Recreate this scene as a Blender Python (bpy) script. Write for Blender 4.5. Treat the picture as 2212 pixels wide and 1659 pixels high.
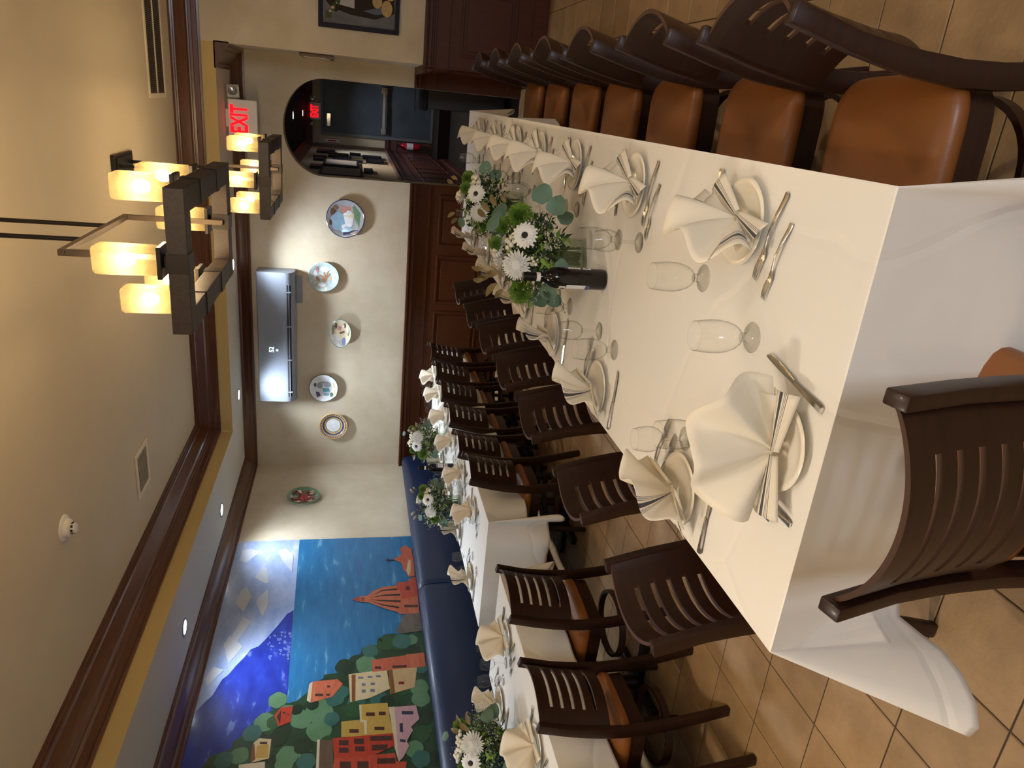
import bpy, bmesh, math, random
from mathutils import Vector, Matrix, Euler

for o in list(bpy.data.objects):
    bpy.data.objects.remove(o)
SC = bpy.context.scene
COL = SC.collection
PI = math.pi
rad = math.radians

# ------------------------------------------------------------------ camera
# The photograph is stored turned on its side: the room's "up" points to the
# left of the frame, so the camera is rolled by a quarter turn.
CAM_F, CAM_PITCH, CAM_ROLL, CAM_YAW, CAM_H = 1570.3, rad(12.61), rad(0.863), rad(21.407), 1.65


def make_camera():
    fwd = Vector((-math.sin(CAM_YAW) * math.cos(CAM_PITCH), math.cos(CAM_YAW) * math.cos(CAM_PITCH), -math.sin(CAM_PITCH)))
    right = Vector((math.cos(CAM_YAW), math.sin(CAM_YAW), 0))
    down = fwd.cross(right)
    c, s = math.cos(CAM_ROLL), math.sin(CAM_ROLL)
    r2 = right * c - down * s
    d2 = right * s + down * c
    m = Matrix((d2, r2, -fwd)).transposed().to_4x4()
    m.translation = Vector((0, 0, CAM_H))
    cd = bpy.data.cameras.new('camera')
    cd.sensor_fit = 'HORIZONTAL'
    cd.sensor_width = 36.0
    cd.lens = CAM_F / 2212 * 36
    cd.clip_start = 0.02
    co = bpy.data.objects.new('camera', cd)
    co.matrix_world = m
    COL.objects.link(co)
    SC.camera = co


make_camera()

# ------------------------------------------------------------------ world, exposure
SC.view_settings.view_transform = 'Standard'
SC.view_settings.look = 'None'
SC.view_settings.gamma = 1.0
SC.view_settings.use_curve_mapping = False
SC.view_settings.exposure = 1.30
WORLD_STRENGTH = 8.0
w = bpy.data.worlds.new('daylight')
SC.world = w
w.use_nodes = True
w.node_tree.nodes['Background'].inputs[0].default_value = (0.74, 0.84, 1.0, 1)
w.node_tree.nodes['Background'].inputs[1].default_value = WORLD_STRENGTH
cy = SC.cycles
cy.max_bounces = 8
cy.diffuse_bounces = 4
cy.glossy_bounces = 4
cy.transmission_bounces = 8
cy.transparent_max_bounces = 24
cy.sample_clamp_indirect = 4.0
cy.sample_clamp_direct = 0.0
cy.caustics_reflective = False
cy.caustics_refractive = False
cy.use_denoising = True

BULB_POWER = 355.0        # emission strength of the chandelier bulbs
DOWN_POWER = 72.0         # watts of a soffit downlight
LEFT_POWER = 50.0

# room dimensions (metres); camera stands at x=0, y=0
XL, YB, YF, XP, XT = -4.09, 7.78, 6.89, 0.257, -3.25
ZSOF, ZCEIL, ZRAIL = 2.765, 3.08, 1.07
XR, YN = 3.2, -3.2
AL, AR, AZ, ATOP = -0.842, 0.070, 1.93, 2.317
XV, YV, ZV = -1.03, 14.5, 2.49


# ------------------------------------------------------------------ helpers
def tag(o, label=None, cat=None, group=None, kind=None):
    if label: o['label'] = label
    if cat: o['category'] = cat
    if group: o['group'] = group
    if kind: o['kind'] = kind
    return o


def empty(name, loc=(0, 0, 0), rz=0.0, label=None, cat=None, group=None):
    o = bpy.data.objects.new(name, None)
    o.empty_display_size = 0.05
    o.location = loc
    o.rotation_euler = (0, 0, rz)
    COL.objects.link(o)
    return tag(o, label, cat, group)


def inst(name, mesh, parent=None, loc=(0, 0, 0), rot=(0, 0, 0), scale=None):
    o = bpy.data.objects.new(name, mesh)
    o.location = loc
    o.rotation_euler = rot
    if scale is not None:
        o.scale = (scale, scale, scale) if isinstance(scale, (int, float)) else scale
    COL.objects.link(o)
    o.parent = parent
    return o


class MB:
    """collects geometry of ONE mesh"""
    def __init__(s):
        s.v, s.f, s.m, s.uv = [], [], [], {}

    def add(s, verts, faces, mi=0, mat=None):
        b = len(s.v)
        for p in verts:
            p = Vector(p)
            s.v.append(mat @ p if mat is not None else p)
        for f in faces:
            s.f.append([b + i for i in f])
            s.m.append(mi)
        return s

    def box(s, a, b, mi=0, mat=None):
        x0, y0, z0 = [min(p, q) for p, q in zip(a, b)]
        x1, y1, z1 = [max(p, q) for p, q in zip(a, b)]
        vs = [(x0, y0, z0), (x1, y0, z0), (x1, y1, z0), (x0, y1, z0), (x0, y0, z1), (x1, y0, z1), (x1, y1, z1), (x0, y1, z1)]
        return s.add(vs, [(0, 3, 2, 1), (4, 5, 6, 7), (0, 1, 5, 4), (1, 2, 6, 5), (2, 3, 7, 6), (3, 0, 4, 7)], mi, mat)

    def prism(s, poly, fn, d0, d1, mi=0):
        """poly: 2-D points; fn(a,b,d) -> 3-D"""
        n = len(poly)
        vs = [fn(a, b, d0) for a, b in poly] + [fn(a, b, d1) for a, b in poly]
        fs = [tuple(range(n - 1, -1, -1)), tuple(range(n, 2 * n))]
        fs += [(i, (i + 1) % n, n + (i + 1) % n, n + i) for i in range(n)]
        return s.add(vs, fs, mi)

    def lathe(s, prof, n=24, mi=0, mat=None, sx=1.0, sy=1.0):
        vs, fs = [], []
        rings = []
        for r, z in prof:
            if r < 1e-6:
                rings.append([len(vs)])
                vs.append((0, 0, z))
            else:
                rings.append(list(range(len(vs), len(vs) + n)))
                for k in range(n):
                    a = 2 * PI * k / n
                    vs.append((r * math.cos(a) * sx, r * math.sin(a) * sy, z))
        for A, B in zip(rings, rings[1:]):
            for k in range(n):
                k2 = (k + 1) % n
                if len(A) == 1 and len(B) == 1:
                    continue
                if len(A) == 1:
                    fs.append((A[0], B[k2], B[k]))
                elif len(B) == 1:
                    fs.append((A[k], A[k2], B[0]))
                else:
                    fs.append((A[k], A[k2], B[k2], B[k]))
        return s.add(vs, fs, mi, mat)

    def sweep(s, path, sec, up=Vector((0, 0, 1)), mi=0, cap=True, closed=False):
        """sec(i, t) -> list of 2-D (side, up) points; path of Vectors"""
        path = [Vector(p) for p in path]
        n = len(path)
        vs, k = [], None
        for i, p in enumerate(path):
            if closed:
                d = path[(i + 1) % n] - path[i - 1]
            else:
                d = path[min(i + 1, n - 1)] - path[max(i - 1, 0)]
            d.normalize()
            side = d.cross(up)
            if side.length < 1e-4:
                side = Vector((1, 0, 0))
            side.normalize()
            u = side.cross(d)
            pts = sec(i, i / max(1, n - 1))
            k = len(pts)
            vs += [p + side * a + u * b for a, b in pts]
        fs = []
        rng = range(n) if closed else range(n - 1)
        for i in rng:
            j = (i + 1) % n
            for q in range(k):
                q2 = (q + 1) % k
                fs.append((i * k + q, i * k + q2, j * k + q2, j * k + q))
        if cap and not closed:
            fs.append(tuple(range(k - 1, -1, -1)))
            fs.append(tuple((n - 1) * k + q for q in range(k)))
        return s.add(vs, fs, mi)

    def tube(s, path, r, n=8, mi=0, up=Vector((0, 0, 1)), closed=False):
        rr = r if callable(r) else (lambda t: r)
        def sec(i, t):
            q = rr(t)
            return [(q * math.cos(2 * PI * k / n), q * math.sin(2 * PI * k / n)) for k in range(n)]
        return s.sweep(path, sec, up, mi, True, closed)

    def grid(s, fn, nu, nv, mi=0, uvfn=None):
        b = len(s.v)
        for j in range(nv + 1):
            for i in range(nu + 1):
                s.v.append(Vector(fn(i / nu, j / nv)))
                if uvfn:
                    s.uv[len(s.v) - 1] = uvfn(i / nu, j / nv)
        for j in range(nv):
            for i in range(nu):
                q = b + j * (nu + 1) + i
                s.f.append([q, q + 1, q + nu + 2, q + nu + 1])
                s.m.append(mi)
        return s

    def mesh(s, name, mats, smooth=None, bevel=0.0, segs=2):
        me = bpy.data.meshes.new(name)
        me.from_pydata([tuple(p) for p in s.v], [], s.f)
        if not isinstance(mats, (list, tuple)):
            mats = [mats]
        for m in mats:
            me.materials.append(m)
        for p, mi in zip(me.polygons, s.m):
            p.material_index = mi
        if s.uv:
            ul = me.uv_layers.new(name='UVMap')
            for lp in me.loops:
                ul.data[lp.index].uv = s.uv.get(lp.vertex_index, (0, 0))
        bm = bmesh.new()
        bm.from_mesh(me)
        bmesh.ops.recalc_face_normals(bm, faces=bm.faces)
        if bevel > 0:
            es = [e for e in bm.edges if len(e.link_faces) == 2 and e.calc_face_angle(0) > 0.5]
            bmesh.ops.bevel(bm, geom=es, offset=bevel, segments=segs, affect='EDGES', profile=0.5, clamp_overlap=True)
        bm.to_mesh(me)
        bm.free()
        if smooth is not None:
            me.polygons.foreach_set('use_smooth', [True] * len(me.polygons))
            me.set_sharp_from_angle(angle=rad(smooth))
        me.update()
        return me

    def obj(s, name, mats, parent=None, smooth=None, bevel=0.0, loc=(0, 0, 0), rot=(0, 0, 0)):
        return inst(name, s.mesh(name, mats, smooth, bevel), parent, loc, rot)


def struct(o, label=None):
    o['kind'] = 'structure'
    if label:
        o['label'] = label
    return o


def frame_from(d, up=Vector((0, 0, 1))):
    """rotation whose +Z is d"""
    return d.to_track_quat('Z', 'Y').to_matrix().to_4x4()


# ------------------------------------------------------------------ materials
MATS = {}


def mat(name, col, rough=0.5, metal=0.0, var=None, vscale=8.0, stretch=None, bump=0.0, bscale=60.0, coat=0.0, sheen=0.0, emit=None, estr=0.0, spec=0.5, rand=0.0, coords='Object', detail=4.0, hi=None):
    m = bpy.data.materials.new(name)
    m.use_nodes = True
    nt = m.node_tree
    bs = nt.nodes['Principled BSDF']
    bs.inputs['Base Color'].default_value = (*col, 1)
    bs.inputs['Roughness'].default_value = rough
    bs.inputs['Metallic'].default_value = metal
    bs.inputs['Specular IOR Level'].default_value = spec
    bs.inputs['Coat Weight'].default_value = coat
    bs.inputs['Coat Roughness'].default_value = 0.15
    bs.inputs['Sheen Weight'].default_value = sheen
    if emit:
        bs.inputs['Emission Color'].default_value = (*emit, 1)
        bs.inputs['Emission Strength'].default_value = estr
    tc = mp = None
    if var or bump:
        tc = nt.nodes.new('ShaderNodeTexCoord')
        mp = nt.nodes.new('ShaderNodeMapping')
        if stretch:
            mp.inputs['Scale'].default_value = stretch
        if coords == 'Geometry':
            ge = nt.nodes.new('ShaderNodeNewGeometry')
            nt.links.new(ge.outputs['Position'], mp.inputs['Vector'])
        else:
            nt.links.new(tc.outputs[coords], mp.inputs['Vector'])
    if var:
        nz = nt.nodes.new('ShaderNodeTexNoise')
        nz.inputs['Scale'].default_value = vscale
        nz.inputs['Detail'].default_value = detail
        nz.inputs['Roughness'].default_value = 0.6
        nt.links.new(mp.outputs['Vector'], nz.inputs['Vector'])
        cr = nt.nodes.new('ShaderNodeValToRGB')
        cr.color_ramp.elements[0].position = 0.3
        cr.color_ramp.elements[1].position = 0.7
        cr.color_ramp.elements[0].color = (*col, 1)
        cr.color_ramp.elements[1].color = (*var, 1)
        if hi:
            e = cr.color_ramp.elements.new(0.62)
            e.color = (*var, 1)
            cr.color_ramp.elements[2].position = 0.68
            cr.color_ramp.elements[2].color = (*hi, 1)
            cr.color_ramp.elements[1].position = 0.60
        nt.links.new(nz.outputs['Fac'], cr.inputs['Fac'])
        out = cr.outputs['Color']
        if rand > 0:
            oi = nt.nodes.new('ShaderNodeObjectInfo')
            hs = nt.nodes.new('ShaderNodeHueSaturation')
            ma = nt.nodes.new('ShaderNodeMapRange')
            ma.inputs['To Min'].default_value = 1 - rand
            ma.inputs['To Max'].default_value = 1 + rand
            nt.links.new(oi.outputs['Random'], ma.inputs['Value'])
            nt.links.new(ma.outputs['Result'], hs.inputs['Value'])
            nt.links.new(out, hs.inputs['Color'])
            out = hs.outputs['Color']
        nt.links.new(out, bs.inputs['Base Color'])
    if bump:
        nb = nt.nodes.new('ShaderNodeTexNoise')
        nb.inputs['Scale'].default_value = bscale
        nb.inputs['Detail'].default_value = 3
        nt.links.new(mp.outputs['Vector'], nb.inputs['Vector'])
        bp = nt.nodes.new('ShaderNodeBump')
        bp.inputs['Strength'].default_value = bump
        bp.inputs['Distance'].default_value = 0.01
        nt.links.new(nb.outputs['Fac'], bp.inputs['Height'])
        nt.links.new(bp.outputs['Normal'], bs.inputs['Normal'])
    MATS[name] = m
    return m


M = MATS
# surfaces
mat('wallpaper', (0.60, 0.53, 0.41), 0.75, var=(0.48, 0.41, 0.29), vscale=3.0, bump=0.08, bscale=90, detail=6, coords='Geometry')
mat('ceiling_paint', (0.62, 0.53, 0.38), 0.85, var=(0.58, 0.49, 0.35), vscale=1.5, coords='Geometry')
mat('fascia_paint', (0.50, 0.37, 0.15), 0.8)
mat('soffit_paint', (0.55, 0.50, 0.41), 0.8)
mat('trim_wood', (0.060, 0.017, 0.0055), 0.32, var=(0.105, 0.033, 0.011), vscale=5, stretch=(1, 1, 14), coat=0.25)
mat('panel_wood', (0.056, 0.0160, 0.0052), 0.42, var=(0.072, 0.022, 0.0078), vscale=5, stretch=(9, 9, 1.2), coat=0.03, spec=0.16, coords='Geometry')
mat('tile', (0.37, 0.232, 0.110), 0.50, var=(0.25, 0.152, 0.070), vscale=6.5, bump=0.3, bscale=28, rand=0.10, coords='Geometry', detail=7)
mat('grout', (0.045, 0.03, 0.02), 0.9)
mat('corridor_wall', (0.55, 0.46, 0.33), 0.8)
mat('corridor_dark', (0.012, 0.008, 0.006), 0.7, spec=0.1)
mat('corridor_red', (0.09, 0.022, 0.018), 0.4, coat=0.2)
# furniture
mat('chair_wood', (0.017, 0.0060, 0.0032), 0.42, var=(0.029, 0.0100, 0.0050), vscale=6, stretch=(1, 1, 10), coat=0.08, spec=0.35)
mat('ply_edge', (0.060, 0.025, 0.013), 0.45)
mat('seat_leather', (0.24, 0.080, 0.015), 0.42, var=(0.21, 0.070, 0.013), vscale=5, bump=0.05, bscale=160, coat=0.1)
mat('banquette_vinyl', (0.0045, 0.0145, 0.050), 0.42, bump=0.06, bscale=120, coat=0.15)
mat('table_wood', (0.05, 0.025, 0.014), 0.5)
mat('metal_dark', (0.035, 0.03, 0.027), 0.4, metal=0.8)
mat('bronze', (0.10, 0.075, 0.055), 0.42, metal=0.7)
mat('beam_wood', (0.020, 0.0125, 0.0095), 0.45, var=(0.042, 0.026, 0.019), vscale=9, stretch=(14, 1.2, 14))
mat('linen', (0.82, 0.79, 0.73), 0.85, sheen=0.2)
mat('porcelain', (0.86, 0.80, 0.68), 0.16, coat=0.4)
mat('steel', (0.80, 0.80, 0.79), 0.17, metal=1.0)
mat('black_glass', (0.004, 0.003, 0.003), 0.05, coat=0.25, spec=0.35)
mat('label_paper', (0.80, 0.78, 0.78), 0.6)
mat('label_blue', (0.10, 0.10, 0.28), 0.5)
mat('label_black', (0.02, 0.02, 0.025), 0.5)
mat('ink_grey', (0.30, 0.28, 0.28), 0.6)
mat('capsule', (0.015, 0.013, 0.012), 0.22, metal=0.4)
mat('plastic_white', (0.22, 0.25, 0.305), 0.35)
mat('plastic_warm', (0.78, 0.74, 0.66), 0.45)
mat('vent_dark', (0.012, 0.012, 0.014), 0.6)
mat('vent_paint', (0.72, 0.62, 0.46), 0.6)
mat('louvre_dark', (0.16, 0.125, 0.075), 0.6)
mat('sign_face', (0.66, 0.65, 0.64), 0.45)
mat('sign_red', (0.35, 0.004, 0.008), 0.6, emit=(1.0, 0.004, 0.010), estr=0.9, spec=0.1)
mat('display_glow', (0.8, 0.95, 1.0), 0.4, emit=(0.75, 0.95, 1.0), estr=1.6)
mat('lens_glow', (1, 1, 1), 0.4, emit=(0.92, 0.97, 1.0), estr=14.0)
mat('chrome', (0.75, 0.76, 0.78), 0.12, metal=1.0)
mat('frame_dark', (0.012, 0.010, 0.020), 0.5, spec=0.15)
mat('fire_red', (0.55, 0.01, 0.03), 0.35)
mat('door_paint', (0.040, 0.050, 0.068), 0.42, var=(0.065, 0.080, 0.105), vscale=3)
mat('door_frame', (0.12, 0.125, 0.13), 0.5)
# plants
mat('euca', (0.085, 0.165, 0.115), 0.5, var=(0.12, 0.21, 0.15), vscale=12, rand=0.2)
mat('leaf_dark', (0.018, 0.045, 0.016), 0.5, var=(0.035, 0.075, 0.022), vscale=14, rand=0.25)
mat('leaf_bronze', (0.20, 0.125, 0.045), 0.42, var=(0.11, 0.105, 0.035), vscale=20, rand=0.25)
mat('moss_green', (0.26, 0.40, 0.055), 0.7, var=(0.15, 0.29, 0.035), vscale=40)
mat('petal', (0.86, 0.85, 0.80), 0.6)
mat('petal_cream', (0.80, 0.75, 0.58), 0.6)
mat('flower_eye', (0.012, 0.010, 0.008), 0.7)
mat('stem', (0.10, 0.14, 0.03), 0.6)
mat('twig', (0.20, 0.22, 0.12), 0.7)
mat('filler_bud', (0.72, 0.69, 0.58), 0.7)


def linen_striped():
    """napkin cloth: woven dark stripes read from the mesh's own UV (v across the stripes)"""
    m = bpy.data.materials.new('napkin_linen')
    m.use_nodes = True
    nt = m.node_tree
    bs = nt.nodes['Principled BSDF']
    bs.inputs['Roughness'].default_value = 0.85
    bs.inputs['Sheen Weight'].default_value = 0.2
    uv = nt.nodes.new('ShaderNodeUVMap')
    uv.uv_map = 'UVMap'
    sx = nt.nodes.new('ShaderNodeSeparateXYZ')
    nt.links.new(uv.outputs['UV'], sx.inputs['Vector'])
    cr = nt.nodes.new('ShaderNodeValToRGB')
    cr.color_ramp.interpolation = 'CONSTANT'
    W, K = (0.83, 0.75, 0.60, 1), (0.05, 0.05, 0.065, 1)
    stops = [(0.0, W)]
    for a, b in ((0.28, 0.295), (0.325, 0.34), (0.37, 0.385), (0.44, 0.56), (0.615, 0.63), (0.66, 0.675), (0.705, 0.72)):
        stops += [(a, K), (b, W)]
    el = cr.color_ramp.elements
    el[0].position, el[0].color = stops[0]
    el[1].position, el[1].color = stops[1]
    for p, c in stops[2:]:
        e = el.new(p)
        e.color = c
    nt.links.new(sx.outputs['Y'], cr.inputs['Fac'])
    nt.links.new(cr.outputs['Color'], bs.inputs['Base Color'])
    MATS['napkin'] = m


linen_striped()


def glass_thin(name, tint=(0.99, 0.995, 0.99), edge=(0.25, 0.25, 0.22), r0=0.045, power=4.5):
    """thin clear glass wall: straight-through transmission that darkens where the wall is seen
    edge-on (edge tint stands in for dark surroundings refracted there), mixed with mirror reflection that rises at grazing angles"""
    m = bpy.data.materials.new(name)
    m.use_nodes = True
    nt = m.node_tree
    nt.nodes.clear()
    out = nt.nodes.new('ShaderNodeOutputMaterial')
    tr = nt.nodes.new('ShaderNodeBsdfTransparent')
    gl = nt.nodes.new('ShaderNodeBsdfGlossy')
    gl.inputs['Roughness'].default_value = 0.015
    lw = nt.nodes.new('ShaderNodeLayerWeight')
    lw.inputs['Blend'].default_value = 0.5
    pw = nt.nodes.new('ShaderNodeMath')
    pw.operation = 'POWER'
    pw.inputs[1].default_value = power
    mc = nt.nodes.new('ShaderNodeMix')
    mc.data_type = 'RGBA'
    mc.inputs[6].default_value = (*tint, 1)
    mc.inputs[7].default_value = (*edge, 1)
    ma = nt.nodes.new('ShaderNodeMath')
    ma.operation = 'MULTIPLY_ADD'
    ma.inputs[1].default_value = 0.45
    ma.inputs[2].default_value = r0
    mx = nt.nodes.new('ShaderNodeMixShader')
    nt.links.new(lw.outputs['Facing'], pw.inputs[0])
    nt.links.new(pw.outputs[0], mc.inputs[0])
    nt.links.new(mc.outputs[2], tr.inputs['Color'])
    nt.links.new(pw.outputs[0], ma.inputs[0])
    nt.links.new(ma.outputs[0], mx.inputs['Fac'])
    nt.links.new(tr.outputs['BSDF'], mx.inputs[1])
    nt.links.new(gl.outputs['BSDF'], mx.inputs[2])
    nt.links.new(mx.outputs['Shader'], out.inputs['Surface'])
    MATS[name] = m


glass_thin('glass')
glass_thin('glass_foot', (0.995, 0.995, 0.99), (0.35, 0.35, 0.30), 0.05, 3.5)
glass_thin('vase_glass', (0.93, 0.96, 0.91), (0.35, 0.42, 0.32))


def glass_solid():
    m = bpy.data.materials.new('glass_solid')
    m.use_nodes = True
    bs = m.node_tree.nodes['Principled BSDF']
    bs.inputs['Base Color'].default_value = (0.98, 0.99, 0.98, 1)
    bs.inputs['Roughness'].default_value = 0.02
    bs.inputs['Transmission Weight'].default_value = 1.0
    bs.inputs['IOR'].default_value = 1.45
    MATS['glass_solid'] = m


glass_solid()


def frosted(name, col, through, clear=(1.0, 0.95, 0.86)):
    """frosted lamp glass: scatters most of the bulb's light, lets some straight through"""
    m = bpy.data.materials.new(name)
    m.use_nodes = True
    nt = m.node_tree
    nt.nodes.clear()
    out = nt.nodes.new('ShaderNodeOutputMaterial')
    tl = nt.nodes.new('ShaderNodeBsdfTranslucent')
    tl.inputs['Color'].default_value = (*col, 1)
    df = nt.nodes.new('ShaderNodeBsdfDiffuse')
    df.inputs['Color'].default_value = (*col, 1)
    m1 = nt.nodes.new('ShaderNodeMixShader')
    m1.inputs['Fac'].default_value = 0.45
    nt.links.new(tl.outputs['BSDF'], m1.inputs[1])
    nt.links.new(df.outputs['BSDF'], m1.inputs[2])
    tr = nt.nodes.new('ShaderNodeBsdfTransparent')
    tr.inputs['Color'].default_value = (*clear, 1)
    m2 = nt.nodes.new('ShaderNodeMixShader')
    m2.inputs['Fac'].default_value = through
    nt.links.new(m1.outputs['Shader'], m2.inputs[1])
    nt.links.new(tr.outputs['BSDF'], m2.inputs[2])
    nt.links.new(m2.outputs['Shader'], out.inputs['Surface'])
    MATS[name] = m


frosted('lamp_glass', (0.060, 0.0455, 0.0215), 0.25)
mat('bulb', (1, 0.8, 0.5), 0.5, emit=(1.0, 0.76, 0.46), estr=BULB_POWER)


def paint(name, c1, c2, scale=6.0, stretch=(1, 1, 1), rough=0.35, hi=None):
    return mat(name, c1, rough, var=c2, vscale=scale, stretch=stretch, coords='Geometry', detail=6, coat=0.3, hi=hi)


def linen_creases():
    """ironed-in fold lines and soft wrinkles of the tablecloths (fine relief)"""
    nt = M['linen'].node_tree
    bs = nt.nodes['Principled BSDF']
    ge = nt.nodes.new('ShaderNodeNewGeometry')
    nz = nt.nodes.new('ShaderNodeTexNoise')
    nz.inputs['Scale'].default_value = 3.0
    nz.inputs['Detail'].default_value = 2.0
    mxv = nt.nodes.new('ShaderNodeVectorMath')
    mxv.operation = 'MULTIPLY_ADD'
    mxv.inputs[1].default_value = (0.12, 0.12, 0.12)
    vo = nt.nodes.new('ShaderNodeTexVoronoi')
    vo.feature = 'DISTANCE_TO_EDGE'
    vo.inputs['Scale'].default_value = 2.1
    mr = nt.nodes.new('ShaderNodeMapRange')
    mr.inputs['From Max'].default_value = 0.035
    bp = nt.nodes.new('ShaderNodeBump')
    bp.inputs['Strength'].default_value = 0.12
    bp.inputs['Distance'].default_value = 0.02
    bp2 = nt.nodes.new('ShaderNodeBump')
    bp2.inputs['Strength'].default_value = 0.22
    bp2.inputs['Distance'].default_value = 0.03
    n2 = nt.nodes.new('ShaderNodeTexNoise')
    n2.inputs['Scale'].default_value = 4.5
    nt.links.new(ge.outputs['Position'], nz.inputs['Vector'])
    nt.links.new(nz.outputs['Color'], mxv.inputs[0])
    nt.links.new(ge.outputs['Position'], mxv.inputs[2])
    nt.links.new(mxv.outputs['Vector'], vo.inputs['Vector'])
    nt.links.new(vo.outputs['Distance'], mr.inputs['Value'])
    nt.links.new(mr.outputs['Result'], bp.inputs['Height'])
    nt.links.new(ge.outputs['Position'], n2.inputs['Vector'])
    nt.links.new(n2.outputs['Fac'], bp2.inputs['Height'])
    nt.links.new(bp2.outputs['Normal'], bp.inputs['Normal'])
    nt.links.new(bp.outputs['Normal'], bs.inputs['Normal'])


linen_creases()
# ================================================================== the setting
def pxy(P):
    """image position of a world point in the 2212x1659 frame (used only to rank floor tiles by size)"""
    x, y, z = P[0], P[1], P[2] - CAM_H
    c, s = math.cos(CAM_YAW), math.sin(CAM_YAW)
    xr, yr = c * x + s * y, -s * x + c * y
    c, s = math.cos(CAM_PITCH), math.sin(CAM_PITCH)
    d, up = c * yr - s * z, s * yr + c * z
    if d < 0.1:
        return None
    a, b = xr / d * CAM_F, -up / d * CAM_F
    return 1106 + b, 1659 - (829.5 + a), d


def build_floor():
    f = MB().box((XL - 0.1, YN - 0.1, -0.08), (XR + 0.1, YB + 0.2, -0.004)).obj('floor', M['grout'])
    struct(f, 'tan stone-look tile floor with dark grout lines')
    T, G = 0.305, 0.0025
    t = MB()
    a, b = T / 2 - G, T / 2 - G - 0.003
    t.add([(-a, -a, -0.006), (a, -a, -0.006), (a, a, -0.006), (-a, a, -0.006), (-a, -a, -0.0025), (a, -a, -0.0025), (a, a, -0.0025), (-a, a, -0.0025),
           (-b, -b, 0), (b, -b, 0), (b, b, 0), (-b, b, 0)],
          [(8, 9, 10, 11)] + [(i, (i + 1) % 4, 4 + (i + 1) % 4, 4 + i) for i in range(4)] + [(4 + i, 4 + (i + 1) % 4, 8 + (i + 1) % 4, 8 + i) for i in range(4)])
    tm = t.mesh('tile', M['tile'])
    cells = []
    for i in range(-40, 60):
        for j in range(-40, 60):
            x, y = -1.971 + (i + 0.5) * T, 2.019 + (j + 0.5) * T
            if not (XL < x < XR and YN < y < YB):
                continue
            if x > XP and y > YF:
                continue
            size = 0.0
            q = pxy((x, y, 0))
            hid = (-1.0 < x < -0.1 and 1.3 < y < 5.9) or x < -3.0 or (x > 0.6 and y > 2.0 and x > 0.45 * y)
            if q and -60 < q[0] < 2290 and -60 < q[1] < 1720 and not hid:
                size = 1.0 / q[2] ** 2
            cells.append((size, x, y))
    cells.sort(reverse=True)
    for s_, x, y in cells[:300]:
        inst('tile', tm, f, (x, y, 0))
    rest = MB()
    for s_, x, y in cells[300:]:
        rest.add([(x - a, y - a, -0.003), (x + a, y - a, -0.003), (x + a, y + a, -0.003), (x - a, y + a, -0.003), (x - b, y - b, 0), (x + b, y - b, 0), (x + b, y + b, 0), (x - b, y + b, 0)],
                 [(4, 5, 6, 7)] + [(i, (i + 1) % 4, 4 + (i + 1) % 4, 4 + i) for i in range(4)])
    tag(rest.obj('tile_field', M['tile'], f), kind='stuff')


build_floor()


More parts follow.
